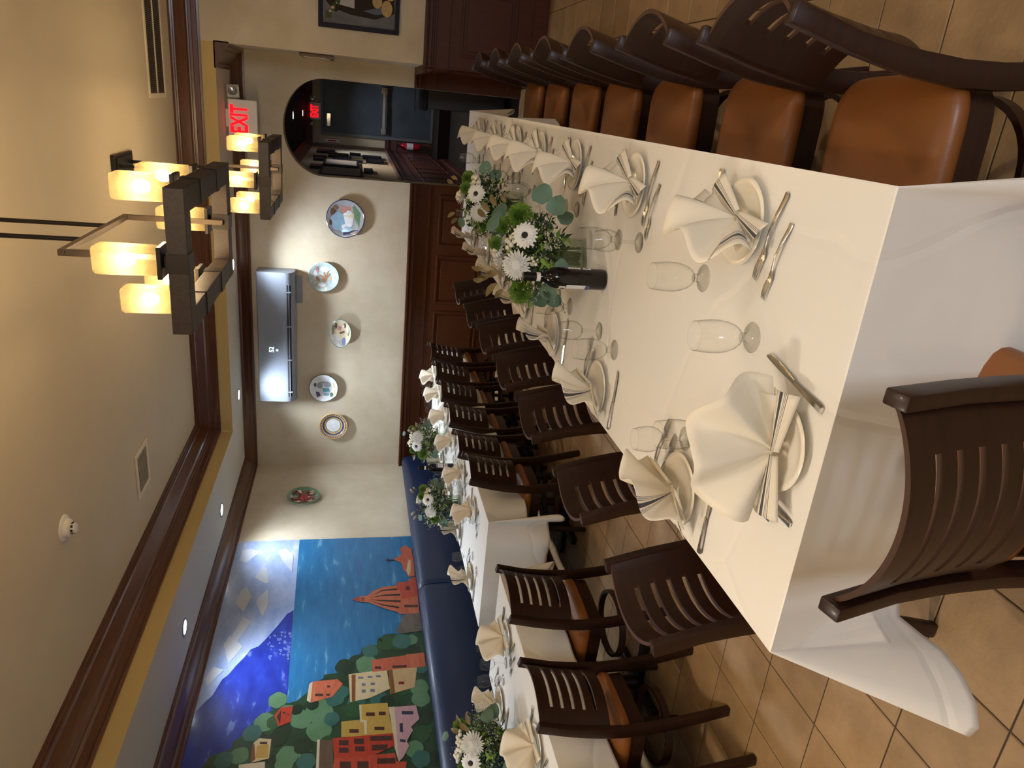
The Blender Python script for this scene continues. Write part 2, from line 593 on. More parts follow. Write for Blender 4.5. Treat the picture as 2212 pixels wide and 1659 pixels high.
def build_shell():
    struct(MB().box((XL - 0.15, YN, -0.05), (XL, YB + 0.18, 3.25)).obj('wall_left', M['wallpaper']), 'mottled beige wall behind the blue banquette')
    arch = [(AR, 0.0), (AR, AZ)]
    cx, a, b = (AL + AR) / 2, (AR - AL) / 2, ATOP - AZ
    n = 28
    arch += [(cx + a * math.cos(PI * k / n), AZ + b * math.sin(PI * k / n)) for k in range(1, n)]
    arch += [(AL, AZ), (AL, 0.0)]
    poly = [(XL - 0.15, 0.0), (XL - 0.15, 3.25), (XR + 0.15, 3.25), (XR + 0.15, 0.0)] + arch
    struct(MB().prism(poly, lambda x, z, d: (x, d, z), YB, YB + 0.18).obj('wall_back', M['wallpaper'], smooth=25), 'beige back wall with an arched opening')
    struct(MB().box((XP, YF, -0.05), (XR, YB, 3.25)).obj('wall_right', M['wallpaper']), 'beige wall section carrying the framed picture')
    struct(MB().box((XR, YN, -0.05), (XR + 0.15, YB, 3.25)).obj('wall_side', M['wallpaper']))
    # wall behind the camera with one window
    wf = MB()
    wx0, wx1, wz0, wz1 = 0.95, 2.35, 0.85, 2.25
    for a_, b_ in (((XL - 0.15, -0.05), (wx0, 3.25)), ((wx1, -0.05), (XR + 0.15, 3.25)), ((wx0, -0.05), (wx1, wz0)), ((wx0, wz1), (wx1, 3.25))):
        wf.box((a_[0], YN - 0.15, a_[1]), (b_[0], YN, b_[1]))
    struct(wf.obj('wall_front', M['wallpaper']))
    win = MB()
    for a_, b_ in (((wx0, wz0), (wx0 + 0.06, wz1)), ((wx1 - 0.06, wz0), (wx1, wz1)), ((wx0, wz0), (wx1, wz0 + 0.06)), ((wx0, wz1 - 0.06), (wx1, wz1)), ((1.63, wz0), (1.67, wz1))):
        win.box((a_[0], YN - 0.11, a_[1]), (b_[0], YN - 0.04, b_[1]))
    wo = struct(win.obj('window_1', M['trim_wood']))
    struct(MB().box((wx0, YN - 0.08, wz0), (wx1, YN - 0.076, wz1)).obj('pane', M['glass'], wo))
    ld = bpy.data.lights.new('window_portal', 'AREA')
    ld.shape = 'RECTANGLE'
    ld.size, ld.size_y = wx1 - wx0, wz1 - wz0
    ld.cycles.is_portal = True
    lo = bpy.data.objects.new('window_portal', ld)
    lo.location = ((wx0 + wx1) / 2, YN - 0.14, (wz0 + wz1) / 2)
    lo.rotation_euler = (PI / 2, 0, 0)
    COL.objects.link(lo)
    # ceiling: raised tray, lowered soffit along the left and back walls
    struct(MB().box((XL - 0.15, YN - 0.15, ZCEIL), (XR + 0.15, YB + 0.18, ZCEIL + 0.15)).obj('ceiling', M['ceiling_paint']), 'raised beige tray ceiling')
    s = MB()
    for a_, b_ in (((XL, YN), (XT, YB)), ((XT, YF), (XP, YB))):
        x0, y0, x1, y1 = a_[0], a_[1], b_[0], b_[1]
        s.add([(x0, y0, ZSOF), (x1, y0, ZSOF), (x1, y1, ZSOF), (x0, y1, ZSOF)], [(0, 3, 2, 1)], 0)
    s.add([(XT, YN, ZSOF), (XT, YF, ZSOF), (XT, YF, ZCEIL), (XT, YN, ZCEIL)], [(0, 1, 2, 3)], 1)
    s.add([(XT, YF, ZSOF), (XP, YF, ZSOF), (XP, YF, ZCEIL), (XT, YF, ZCEIL)], [(0, 1, 2, 3)], 1)
    struct(s.obj('ceiling_soffit', [M['soffit_paint'], M['fascia_paint']]), 'lowered grey soffit with a gold painted fascia')


build_shell()

TRIM_N = [0]


def trim(mb, mats, label, smooth=30):
    TRIM_N[0] += 1
    return struct(mb.obj('trim_%d' % TRIM_N[0], mats, smooth=smooth), label)


def cornice(p0, p1, nrm, prof, label):
    """straight crown moulding from p0 to p1 (2-D), profile (offset from wall along nrm, z)"""
    p0, p1, n = Vector(p0), Vector(p1), Vector(nrm)
    mb = MB()
    k = len(prof)
    vs = [(p.x + n.x * o, p.y + n.y * o, z) for p in (p0, p1) for o, z in prof]
    fs = [(i, (i + 1) % k, k + (i + 1) % k, k + i) for i in range(k)] + [tuple(range(k)), tuple(range(2 * k - 1, k - 1, -1))]
    mb.add(vs, fs)
    return trim(mb, M['trim_wood'], label, smooth=20)


WPROF = [(-0.01, ZSOF + 0.01), (-0.01, 2.655), (0.022, 2.655), (0.024, 2.672), (0.034, 2.674), (0.05, 2.682), (0.058, 2.690), (0.062, 2.697), (0.075, 2.699), (0.11, 2.712),
         (0.145, 2.735), (0.158, 2.746), (0.162, 2.752), (0.178, 2.753), (0.180, 2.760), (0.196, 2.761), (0.198, ZSOF + 0.01)]
TPROF = [(-0.01, ZCEIL + 0.01), (-0.01, 2.872), (0.020, 2.872), (0.022, 2.888), (0.036, 2.890), (0.038, 2.925), (0.046, 2.928), (0.050, 2.945), (0.060, 2.948), (0.062, 2.958),
         (0.075, 2.970), (0.088, 3.000), (0.108, 3.035), (0.118, 3.042), (0.120, 3.052), (0.132, 3.054), (0.134, 3.066), (0.142, 3.068), (0.142, ZCEIL + 0.01)]
cornice((XL, YN), (XL, YB), (1, 0), WPROF, 'dark wood crown moulding above the mural wall')
cornice((XL, YB), (XP, YB), (0, -1), WPROF, 'dark wood crown moulding above the plates')
cornice((XP, YB), (XP, YF), (-1, 0), WPROF, 'short dark wood crown moulding return beside the exit sign')
cornice((XT, YN), (XT, YF), (1, 0), TPROF, 'dark wood cornice along the left edge of the ceiling tray')
cornice((XT, YF), (XR, YF), (0, -1), TPROF, 'dark wood cornice along the back edge of the ceiling tray')


def wainscot(p0, ang, L, panels, label, depth=0.018, mats=None):
    """panelled dado: local x along the wall, local y out of it; children: each raised panel"""
    m = mats or M['panel_wood']
    mb = MB()
    mb.box((0, 0, 0), (L, depth, 1.0))
    mb.box((0, 0, 0.85), (L, depth + 0.010, 1.02))
    mb.box((0, 0, 0), (L, depth + 0.014, 0.13))
    mb.box((0, 0, 0.13), (L, depth + 0.008, 0.15))
    for o, z0, z1 in ((0.028, 0.985, 1.005), (0.020, 0.965, 0.985), (0.042, 1.005, 1.035), (0.030, 1.035, 1.048), (0.050, 1.048, 1.07)):
        mb.box((-0.0, 0, z0), (L, depth + o, z1))
    TRIM_N[0] += 1
    o = struct(mb.obj('trim_%d' % TRIM_N[0], m, bevel=0.003, loc=(p0[0], p0[1], 0), rot=(0, 0, ang)), label)
    for x0, x1 in panels:
        pm = MB()
        z0, z1, d = 0.275, 0.757, depth
        for a_, b_ in (((x0, z0), (x1, z0 + 0.022)), ((x0, z1 - 0.022), (x1, z1)), ((x0, z0 + 0.022), (x0 + 0.022, z1 - 0.022)), ((x1 - 0.022, z0 + 0.022), (x1, z1 - 0.022))):
            pm.box((a_[0], d - 0.002, a_[1]), (b_[0], d + 0.012, b_[1]))
        pm.box((x0 + 0.05, d - 0.002, z0 + 0.05), (x1 - 0.05, d + 0.008, z1 - 0.05))
        pm.obj('panel', m, o, bevel=0.004)
    return o


# back wall, from the arch to the left corner: local x runs to -X
wainscot((AL, YB), PI, AL - XL, [(0.10, 0.63), (0.732, 1.26), (1.351, 1.878), (1.97, 2.50), (2.59, 3.12)], 'dark red-brown wood panelling below the plates')
wainscot((XP, YB), PI, XP - AR, [], 'narrow wood panelling right of the arch')
wainscot((XR, YF), PI, XR - XP + 0.018, [(XR - XP - 0.62 - 0.62 * k, XR - XP - 0.09 - 0.62 * k) for k in range(4)], 'dark wood panelling under the framed picture')
wainscot((XP, YF - 0.02), PI / 2, YB - YF + 0.02, [(0.15, 0.75)], 'wood panelling on the short wall return')


# ------------------------------------------------------------------ corridor behind the arch
def corridor():
    y0 = YB + 0.18
    struct(MB().box((XV - 0.1, y0, -0.05), (XV, YV, 2.6)).obj('wall_corridor', M['corridor_wall']), 'beige corridor wall hung with dark frames')
    struct(MB().box((0.85, y0, -0.05), (0.95, YV, 2.6)).obj('wall_corridor_side', M['corridor_wall']))
    struct(MB().box((XV - 0.1, YV, -0.05), (0.95, YV + 0.1, 2.6)).obj('wall_corridor_end', M['corridor_wall']))
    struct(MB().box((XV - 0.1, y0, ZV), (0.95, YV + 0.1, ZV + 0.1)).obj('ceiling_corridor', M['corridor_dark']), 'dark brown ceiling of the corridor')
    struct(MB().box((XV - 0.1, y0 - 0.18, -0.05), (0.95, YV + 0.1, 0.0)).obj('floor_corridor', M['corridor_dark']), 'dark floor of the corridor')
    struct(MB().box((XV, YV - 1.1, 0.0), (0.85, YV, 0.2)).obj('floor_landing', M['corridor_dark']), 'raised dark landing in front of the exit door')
    cor = [(-0.005, ZV + 0.01), (-0.005, 2.375), (0.02, 2.375), (0.03, 2.40), (0.06, 2.44), (0.09, 2.47), (0.10, ZV + 0.01)]
    for p0, p1, nn, l in (((XV, y0), (XV, YV), (1, 0), 'dark red crown moulding over the corridor frames'), ((XV, YV), (0.85, YV), (0, -1), 'dark crown moulding above the exit door')):
        o = cornice(p0, p1, nn, cor, l)
        o.data.materials[0] = M['corridor_red']
    wainscot((XV, YV), -PI / 2, YV - y0, [(0.12 + 0.62 * k, 0.65 + 0.62 * k) for k in range(10)], 'dark red panelling on the corridor wall', mats=M['corridor_red'])
    wainscot((-0.80, YV), PI, -0.80 - XV, [], 'dark red panelling left of the exit door', mats=M['corridor_red'])
    trim(MB().box((XV, YV - 0.02, 1.07), (XV + 0.06, YV, 2.38)), M['trim_wood'], 'dark wood corner strip beside the exit door')
    # door
    d = MB()
    x0, x1, z0, z1 = -0.76, 0.13, 0.20, 2.175
    d.box((x0, YV - 0.05, z0), (x1, YV - 0.005, z1))
    do = struct(d.obj('door_1', M['door_paint'], bevel=0.004), 'dark steel exit door with a push bar')
    fr = MB()
    fr.box((x0 - 0.05, YV - 0.07, z0), (x0, YV - 0.005, z1 + 0.05)).box((x1, YV - 0.07, z0), (x1 + 0.05, YV - 0.005, z1 + 0.05)).box((x0, YV - 0.07, z1), (x1, YV - 0.005, z1 + 0.05))
    fr.box((x0, YV - 0.09, z0), (x1, YV - 0.005, z0 + 0.03))
    fr.obj('door_frame', M['door_frame'], do)
    pb = MB()
    pb.box((x0 + 0.04, YV - 0.13, 1.08), (x1 - 0.06, YV - 0.10, 1.13)).box((x0 + 0.04, YV - 0.12, 1.06), (x0 + 0.14, YV - 0.05, 1.15)).box((x1 - 0.15, YV - 0.12, 1.05), (x1 - 0.05, YV - 0.05, 1.16))
    pb.obj('push_bar', M['chrome'], do, bevel=0.004)
    MB().box((x0 + 0.10, YV - 0.11, 2.05), (x0 + 0.32, YV - 0.05, 2.12)).obj('door_closer', M['chrome'], do, bevel=0.004)
    MB().box((x1 - 0.40, YV - 0.056, 0.55), (x1 - 0.02, YV - 0.05, 0.98)).obj('door_plate', M['door_paint'], do)


corridor()
# ================================================================== furniture
ORD = ['nearest', 'second', 'third', 'fourth', 'fifth', 'sixth', 'seventh']


def chair_meshes():
    R = {}
    # rear leg running up into the back post
    prof = [(-0.250, 0.0), (-0.226, 0.12), (-0.202, 0.25), (-0.186, 0.38), (-0.183, 0.48), (-0.192, 0.60), (-0.212, 0.72), (-0.250, 0.868)]

    def ypost(z):
        for (y0, z0), (y1, z1) in zip(prof, prof[1:]):
            if z0 <= z <= z1:
                return y0 + (y1 - y0) * (z - z0) / (z1 - z0)
        return prof[-1][0]
    pts = []
    for k in range(19):
        z = 0.868 * k / 18
        pts.append(Vector((0, ypost(z), z)))

    def sec(i, t):
        d = 0.021 + 0.006 * math.sin(PI * min(1, t * 1.2))
        return [(-d, -0.0135), (d, -0.0135), (d, 0.0135), (-d, 0.0135)]
    for s, nm in ((-1, 'post_l'), (1, 'post_r')):
        mb = MB()
        mb.sweep([p + Vector((s * 0.190, 0, 0)) for p in pts], sec, up=Vector((1, 0, 0)))
        R[nm] = mb.mesh('back_post', M['chair_wood'], smooth=40, bevel=0.004)
    # curved backrest panel with five slots
    zs = [0.535, 0.565]
    holes = []
    z = 0.585
    for k in range(5):
        zs += [z, z + 0.015]
        holes.append(len(zs) - 2)
        z += 0.050
    zs += [0.825, 0.855]
    nx = 28
    xs = [-0.182 + 0.364 * i / nx for i in range(nx + 1)]
    W, TH, BUL = 0.182, 0.006, 0.088

    def bp(x, z, side):
        y = ypost(z) - BUL * (1 - (x / W) ** 2) ** 0.85 + 0.012
        return Vector((x, y + side * TH, z))
    mb = MB()
    nz = len(zs)
    vid = {}

    def vv(i, j, s):
        if (i, j, s) not in vid:
            vid[(i, j, s)] = len(mb.v)
            mb.v.append(bp(xs[i], zs[j], s))
        return vid[(i, j, s)]

    def solid(i, j):
        if not (0 <= i < nx and 0 <= j < nz - 1):
            return False
        xm = (xs[i] + xs[i + 1]) / 2
        return not (j in holes and abs(xm) < 0.120)
    for i in range(nx):
        for j in range(nz - 1):
            if not solid(i, j):
                continue
            for s in (-1, 1):
                mb.f.append([vv(i, j, s), vv(i + 1, j, s), vv(i + 1, j + 1, s), vv(i, j + 1, s)])
                mb.m.append(0)
            for di, dj, a, b in ((-1, 0, (i, j), (i, j + 1)), (1, 0, (i + 1, j), (i + 1, j + 1)), (0, -1, (i, j), (i + 1, j)), (0, 1, (i, j + 1), (i + 1, j + 1))):
                if not solid(i + di, j + dj):
                    mb.f.append([vv(*a, -1), vv(*b, -1), vv(*b, 1), vv(*a, 1)])
                    mb.m.append(1)
    R['backrest'] = mb.mesh('backrest', [M['chair_wood'], M['ply_edge']], smooth=40)

    def outline(sc, n=40, e=2.7, hx=0.205, hy=0.205):
        o = []
        for k in range(n):
            a = 2 * PI * k / n
            c, s = math.cos(a), math.sin(a)
            ee = 5.0 if s < 0 else e
            o.append((sc * hx * math.copysign(abs(c) ** (2 / ee), c), 0.01 + sc * hy * math.copysign(abs(s) ** (2 / ee), s)))
        return o
    mb = MB()
    lay = [(0.93, 0.432), (0.985, 0.438), (1.0, 0.452), (0.985, 0.468), (0.93, 0.480), (0.80, 0.488), (0.5, 0.494), (0.2, 0.496)]
    n = 40
    vs, fs = [], []
    for sc, zz in lay:
        vs += [(x, y, zz) for x, y in outline(sc)]
    for r in range(len(lay) - 1):
        fs += [(r * n + k, r * n + (k + 1) % n, (r + 1) * n + (k + 1) % n, (r + 1) * n + k) for k in range(n)]
    fs += [tuple(range(n - 1, -1, -1)), tuple((len(lay) - 1) * n + k for k in range(n))]
    mb.add(vs, fs)
    R['seat'] = mb.mesh('seat_cushion', M['seat_leather'], smooth=60)
    mb = MB()
    a, b = outline(0.955), outline(0.86)
    vs = [(x, y, 0.372) for x, y in a] + [(x, y, 0.434) for x, y in a] + [(x, y, 0.434) for x, y in b] + [(x, y, 0.372) for x, y in b]
    fs = [(r * n + k, r * n + (k + 1) % n, ((r + 1) % 4) * n + (k + 1) % n, ((r + 1) % 4) * n + k) for r in range(4) for k in range(n)]
    mb.add(vs, fs)
    R['rim'] = mb.mesh('seat_rim', M['chair_wood'], smooth=40)
    mb = MB()
    path = [Vector((0.172 * math.cos(2 * PI * k / 32), 0.165 * math.sin(2 * PI * k / 32), 0.235)) for k in range(32)]
    mb.sweep(path, lambda i, t: [(-0.008, -0.016), (0.008, -0.016), (0.008, 0.016), (-0.008, 0.016)], closed=True)
    R['hoop'] = mb.mesh('hoop_stretcher', M['chair_wood'], smooth=40)
    for s, nm in ((-1, 'leg_l'), (1, 'leg_r')):
        mb = MB()
        p = [Vector((s * (0.160 + 0.012 * (1 - k / 6)), 0.150 + 0.018 * (1 - k / 6), 0.40 * k / 6)) for k in range(7)]
        mb.sweep(p, lambda i, t: [(-0.013 - 0.004 * t, -0.013 - 0.004 * t), (0.013 + 0.004 * t, -0.013 - 0.004 * t), (0.013 + 0.004 * t, 0.013 + 0.004 * t), (-0.013 - 0.004 * t, 0.013 + 0.004 * t)], up=Vector((0, 1, 0)))
        R[nm] = mb.mesh('front_leg', M['chair_wood'], bevel=0.003)
    return R


CH = chair_meshes()


def chair(loc, rz, label, group):
    t = empty('dining_chair', (loc[0], loc[1], 0), rz, label, 'chair', group)
    inst('seat_cushion', CH['seat'], t)['label'] = 'tan leather seat cushion'
    inst('seat_rim', CH['rim'], t)
    inst('backrest', CH['backrest'], t)['label'] = 'curved plywood back with five slots'
    inst('back_post', CH['post_l'], t)
    inst('back_post', CH['post_r'], t)
    inst('front_leg', CH['leg_l'], t)
    inst('front_leg', CH['leg_r'], t)
    inst('hoop_stretcher', CH['hoop'], t)
    return t


RY = [1.545, 2.14, 2.78, 3.38, 3.95, 4.55, 5.15]
for k, y in enumerate(RY):
    chair((-0.048 + 0.004 * k, y), PI / 2 + rad([2, -1, 1, -2, 1, 0, 2][k]), 'dark wood tan-seat chair, %s from the near end, right side of long table' % (ORD[k] if k else 'first'), 'chairs along the right side of the long table')
LY = [1.60, 2.25, 2.95, 3.56, 4.16, 4.74, 5.35]
LXo = [-1.045, -1.06, -1.085, -1.09, -1.10, -1.115, -1.12]
for k, y in enumerate(LY):
    chair((LXo[k], y), -PI / 2 + rad([2, 3, -6, -5, -5, -3, -3][k]), 'dark slat-back chair, %s from the near end, left side of long table' % (ORD[k] if k else 'first'), 'chairs along the left side of the long table')
chair((-0.535, 1.102), rad(-1.0), 'dark slat-back chair at the near end of the long table, closest to the viewer', 'end chair')
BY = [1.76, 2.38, 3.02, 4.37, 4.91, 5.46, 6.03, 6.50, 7.00]
BX = [-2.655, -2.635, -2.575, -2.575, -2.655, -2.66, -2.68, -2.665, -2.64]
for k, y in enumerate(BY):
    if k < 3:
        lab = 'dark slat-back chair, %s from the near end of the near banquette table' % ['first', 'second', 'third'][k]
    else:
        lab = 'dark slat-back chair, %s from the near end of the far banquette table' % ['first', 'second', 'third', 'fourth', 'fifth', 'sixth'][k - 3]
    chair((BX[k], y), PI / 2 + rad([0, 0, -4, -2, -2, -2, -2, -2, -3][k]), lab, 'chairs facing the banquette')


# ------------------------------------------------------------------ tables and cloths
def pedestal_table(name, x0, x1, y0, y1, posts, label):
    t = empty(name, ((x0 + x1) / 2, (y0 + y1) / 2, 0), 0, label, 'table')
    hx, hy = (x1 - x0) / 2, (y1 - y0) / 2
    MB().box((-hx, -hy, 0.722), (hx, hy, 0.752)).obj('tabletop', M['table_wood'], t, bevel=0.004)
    for py in posts:
        p = py - (y0 + y1) / 2
        MB().lathe([(0.0, 0.04), (0.045, 0.04), (0.04, 0.1), (0.036, 0.65), (0.09, 0.70), (0.09, 0.722), (0, 0.722)], 16).obj('pedestal', M['metal_dark'], t, smooth=40, loc=(0, p, 0))
        MB().box((-0.26, -0.03, 0), (0.26, 0.03, 0.04)).box((-0.03, -0.26, 0), (0.03, 0.26, 0.04)).obj('base_foot', M['metal_dark'], t, bevel=0.006, loc=(0, p, 0))
    return t


def tablecloth(x0, x1, y0, y1, z, drop, seed, label, open_near=False, open_far=False, flare=0.10, cs=None, drops=None, push=(0, 0, 0, 0)):
    """white cloth: flat top, hanging skirt with soft folds, flared corner folds.
    drop: hang length; drops overrides per side (near, right, far, left); cs: per-corner flare factor"""
    rnd = random.Random(seed)
    ph = [rnd.uniform(0, 6.28) for _ in range(6)]
    dn = drops or (drop, drop, drop, drop)
    cs = cs or (1, 1, 1, 1)
    mb = MB()
    # perimeter, counter-clockwise from near-left: near side, right, far, left
    corners = [(x0, y0), (x1, y0), (x1, y1), (x0, y1)]
    nrm = [Vector((0, -1, 0)), Vector((1, 0, 0)), Vector((0, 1, 0)), Vector((-1, 0, 0))]
    per = []
    for s in range(4):
        a, b = Vector((*corners[s], 0)), Vector((*corners[(s + 1) % 4], 0))
        L = (b - a).length
        n = max(10, int(L / 0.035))
        for i in range(n):
            q = (i + 0.5) / n
            dc = min(q * L, (1 - q) * L)
            c = s if q < 0.5 else (s + 1) % 4
            per.append((a.lerp(b, q), nrm[s], s, q * L, dc, 0.0, dn[s], c))
        c2 = (s + 1) % 4
        for k in range(1, 12):
            an = k / 12
            nn = (nrm[s] * math.cos(an * PI / 2) + nrm[c2] * math.sin(an * PI / 2))
            per.append((b, nn, s, L, 0.0, math.sin(PI * an), dn[s] * (1 - an) + dn[c2] * an, c2))
    rows = [0.0, 0.006, 0.02, 0.06, 0.15, 0.3, 0.5, 0.7, 0.85, 0.96, 1.0]
    n = len(per)
    base = len(mb.v)
    for t in rows:
        for b, nn, s, d, dc, w, L, c in per:
            fold = 0.014 * math.sin(d * 7.0 + ph[s]) + 0.009 * math.sin(d * 15.5 + ph[s] * 2) + 0.004 * math.sin(d * 31 + ph[4])
            val = -0.080 * cs[c] * math.exp(-((dc - 0.045) / 0.060) ** 2) if dc > 0 else 0
            off = 0.004 - push[s] * t * min(1, dc / 0.15) + t * (0.022 + fold * min(1, dc / 0.1 if w == 0 else 0)) + val * t
            if w > 0:
                off = 0.004 + t * (flare * 1.15 * cs[c] * w ** 2.2 + (0.022 - 0.0456 * cs[c]) * (1 - w))
            ln = L * (1 + 0.32 * cs[c] * w) * (1 + 0.012 * math.sin(d * 4 + ph[5]))
            zz = z - ln * t
            if t < 0.01:
                off = 0.004 * (t / 0.006)
                zz = z - 0.002 * (t / 0.006)
            mb.v.append(Vector((b.x + nn.x * off, b.y + nn.y * off, zz)))
    for r in range(len(rows) - 1):
        for k in range(n):
            k2 = (k + 1) % n
            if open_near and per[k][2] == 0 and per[k2][2] == 0:
                continue
            if open_far and per[k][2] == 2 and per[k2][2] == 2:
                continue
            mb.f.append([base + r * n + k, base + r * n + k2, base + (r + 1) * n + k2, base + (r + 1) * n + k])
            mb.m.append(0)
    mb.f.append([base + k for k in range(n)])
    mb.m.append(0)
    me = mb.mesh('tablecloth', M['linen'], smooth=50)
    o = inst('tablecloth', me)
    md = o.modifiers.new('thickness', 'SOLIDIFY')
    md.thickness = 0.0015
    md.offset = -1
    return tag(o, label, 'tablecloth')


TZ = 0.76
pedestal_table('dining_table', -1.03, -0.08, 1.11, 6.03, (1.7, 3.4, 5.2), 'long banquet table hidden under white cloths')
tablecloth(-1.038, -0.070, 4.30, 6.045, TZ - 0.0015, 0.30, 3, 'white tablecloth covering the far end of the long table', open_near=True, flare=0.05, drops=(0.25, 0.25, 0.30, 0.25), push=(0, 0.06, 0, 0.05))
tablecloth(-1.039, -0.069, 1.102, 4.36, TZ, 0.36, 5, 'white tablecloth over the near part of the long table', open_far=True, flare=0.14, cs=(1.25, 0.45, 0, 0), drops=(0.37, 0.255, 0.3, 0.255), push=(0, 0.07, 0, 0.05))
pedestal_table('banquette_table', -3.35, -2.53, 3.99, 7.35, (4.6, 5.7, 6.8), 'long table by the banquette, beneath a white cloth, farther from the viewer')
tablecloth(-3.355, -2.525, 3.98, 7.36, TZ, 0.28, 8, 'white tablecloth on the farther table beside the blue banquette', flare=0.09, cs=(0.6, 1.1, 0.3, 0.3), drops=(0.43, 0.28, 0.28, 0.28))
pedestal_table('banquette_table', -3.36, -2.61, 1.35, 3.52, (1.9, 3.0), 'table by the banquette at the near edge of the picture, beneath a white cloth')
tablecloth(-3.365, -2.605, 1.34, 3.53, TZ, 0.25, 11, 'white tablecloth on the nearer table beside the blue banquette', flare=0.07, cs=(0.5, 0.5, 0.8, 0.5), drops=(0.25, 0.25, 0.30, 0.25))


# ------------------------------------------------------------------ banquette
def banquette():
    t = empty('banquette', (XL, 4.5, 0), 0, 'navy blue vinyl banquette bench running along the mural wall', 'banquette')
    y0, y1 = 0.2 - 4.5, 7.70 - 4.5
    MB().box((0.008, y0, 0.0), (0.62, y1, 0.30)).obj('bench_base', M['panel_wood'], t)
    seams = [y0, 2.75 - 4.5, 5.26 - 4.5, y1]
    for a, b in zip(seams, seams[1:]):
        g = 0.004
        mb = MB()
        prof = [(0.01, 0.44), (0.15, 0.46), (0.17, 0.60), (0.165, 0.80), (0.155, 0.96), (0.135, 1.015), (0.09, 1.04), (0.04, 1.035), (0.01, 1.00)]
        n = len(prof)
        ys = [a + g, a + g + 0.02, a + g + 0.06, b - g - 0.06, b - g - 0.02, b - g]
        sh = [0.93, 0.985, 1.0, 1.0, 0.985, 0.93]
        vs = []
        for yy, s in zip(ys, sh):
            vs += [(0.01 + (x - 0.01) * s, yy, 0.44 + (z - 0.44) * (0.985 + 0.015 * (s - 0.93) / 0.07)) for x, z in prof]
        fs = [(r * n + k, r * n + (k + 1) % n, (r + 1) * n + (k + 1) % n, (r + 1) * n + k) for r in range(len(ys) - 1) for k in range(n)]
        fs += [tuple(range(n)), tuple((len(ys) - 1) * n + k for k in range(n - 1, -1, -1))]
        mb.add(vs, fs)
        mb.obj('back_cushion', M['banquette_vinyl'], t, smooth=50)
        MB().box((0.16, a + g, 0.30), (0.64, b - g, 0.47)).obj('seat_cushion', M['banquette_vinyl'], t, smooth=40, bevel=0.03)


banquette()


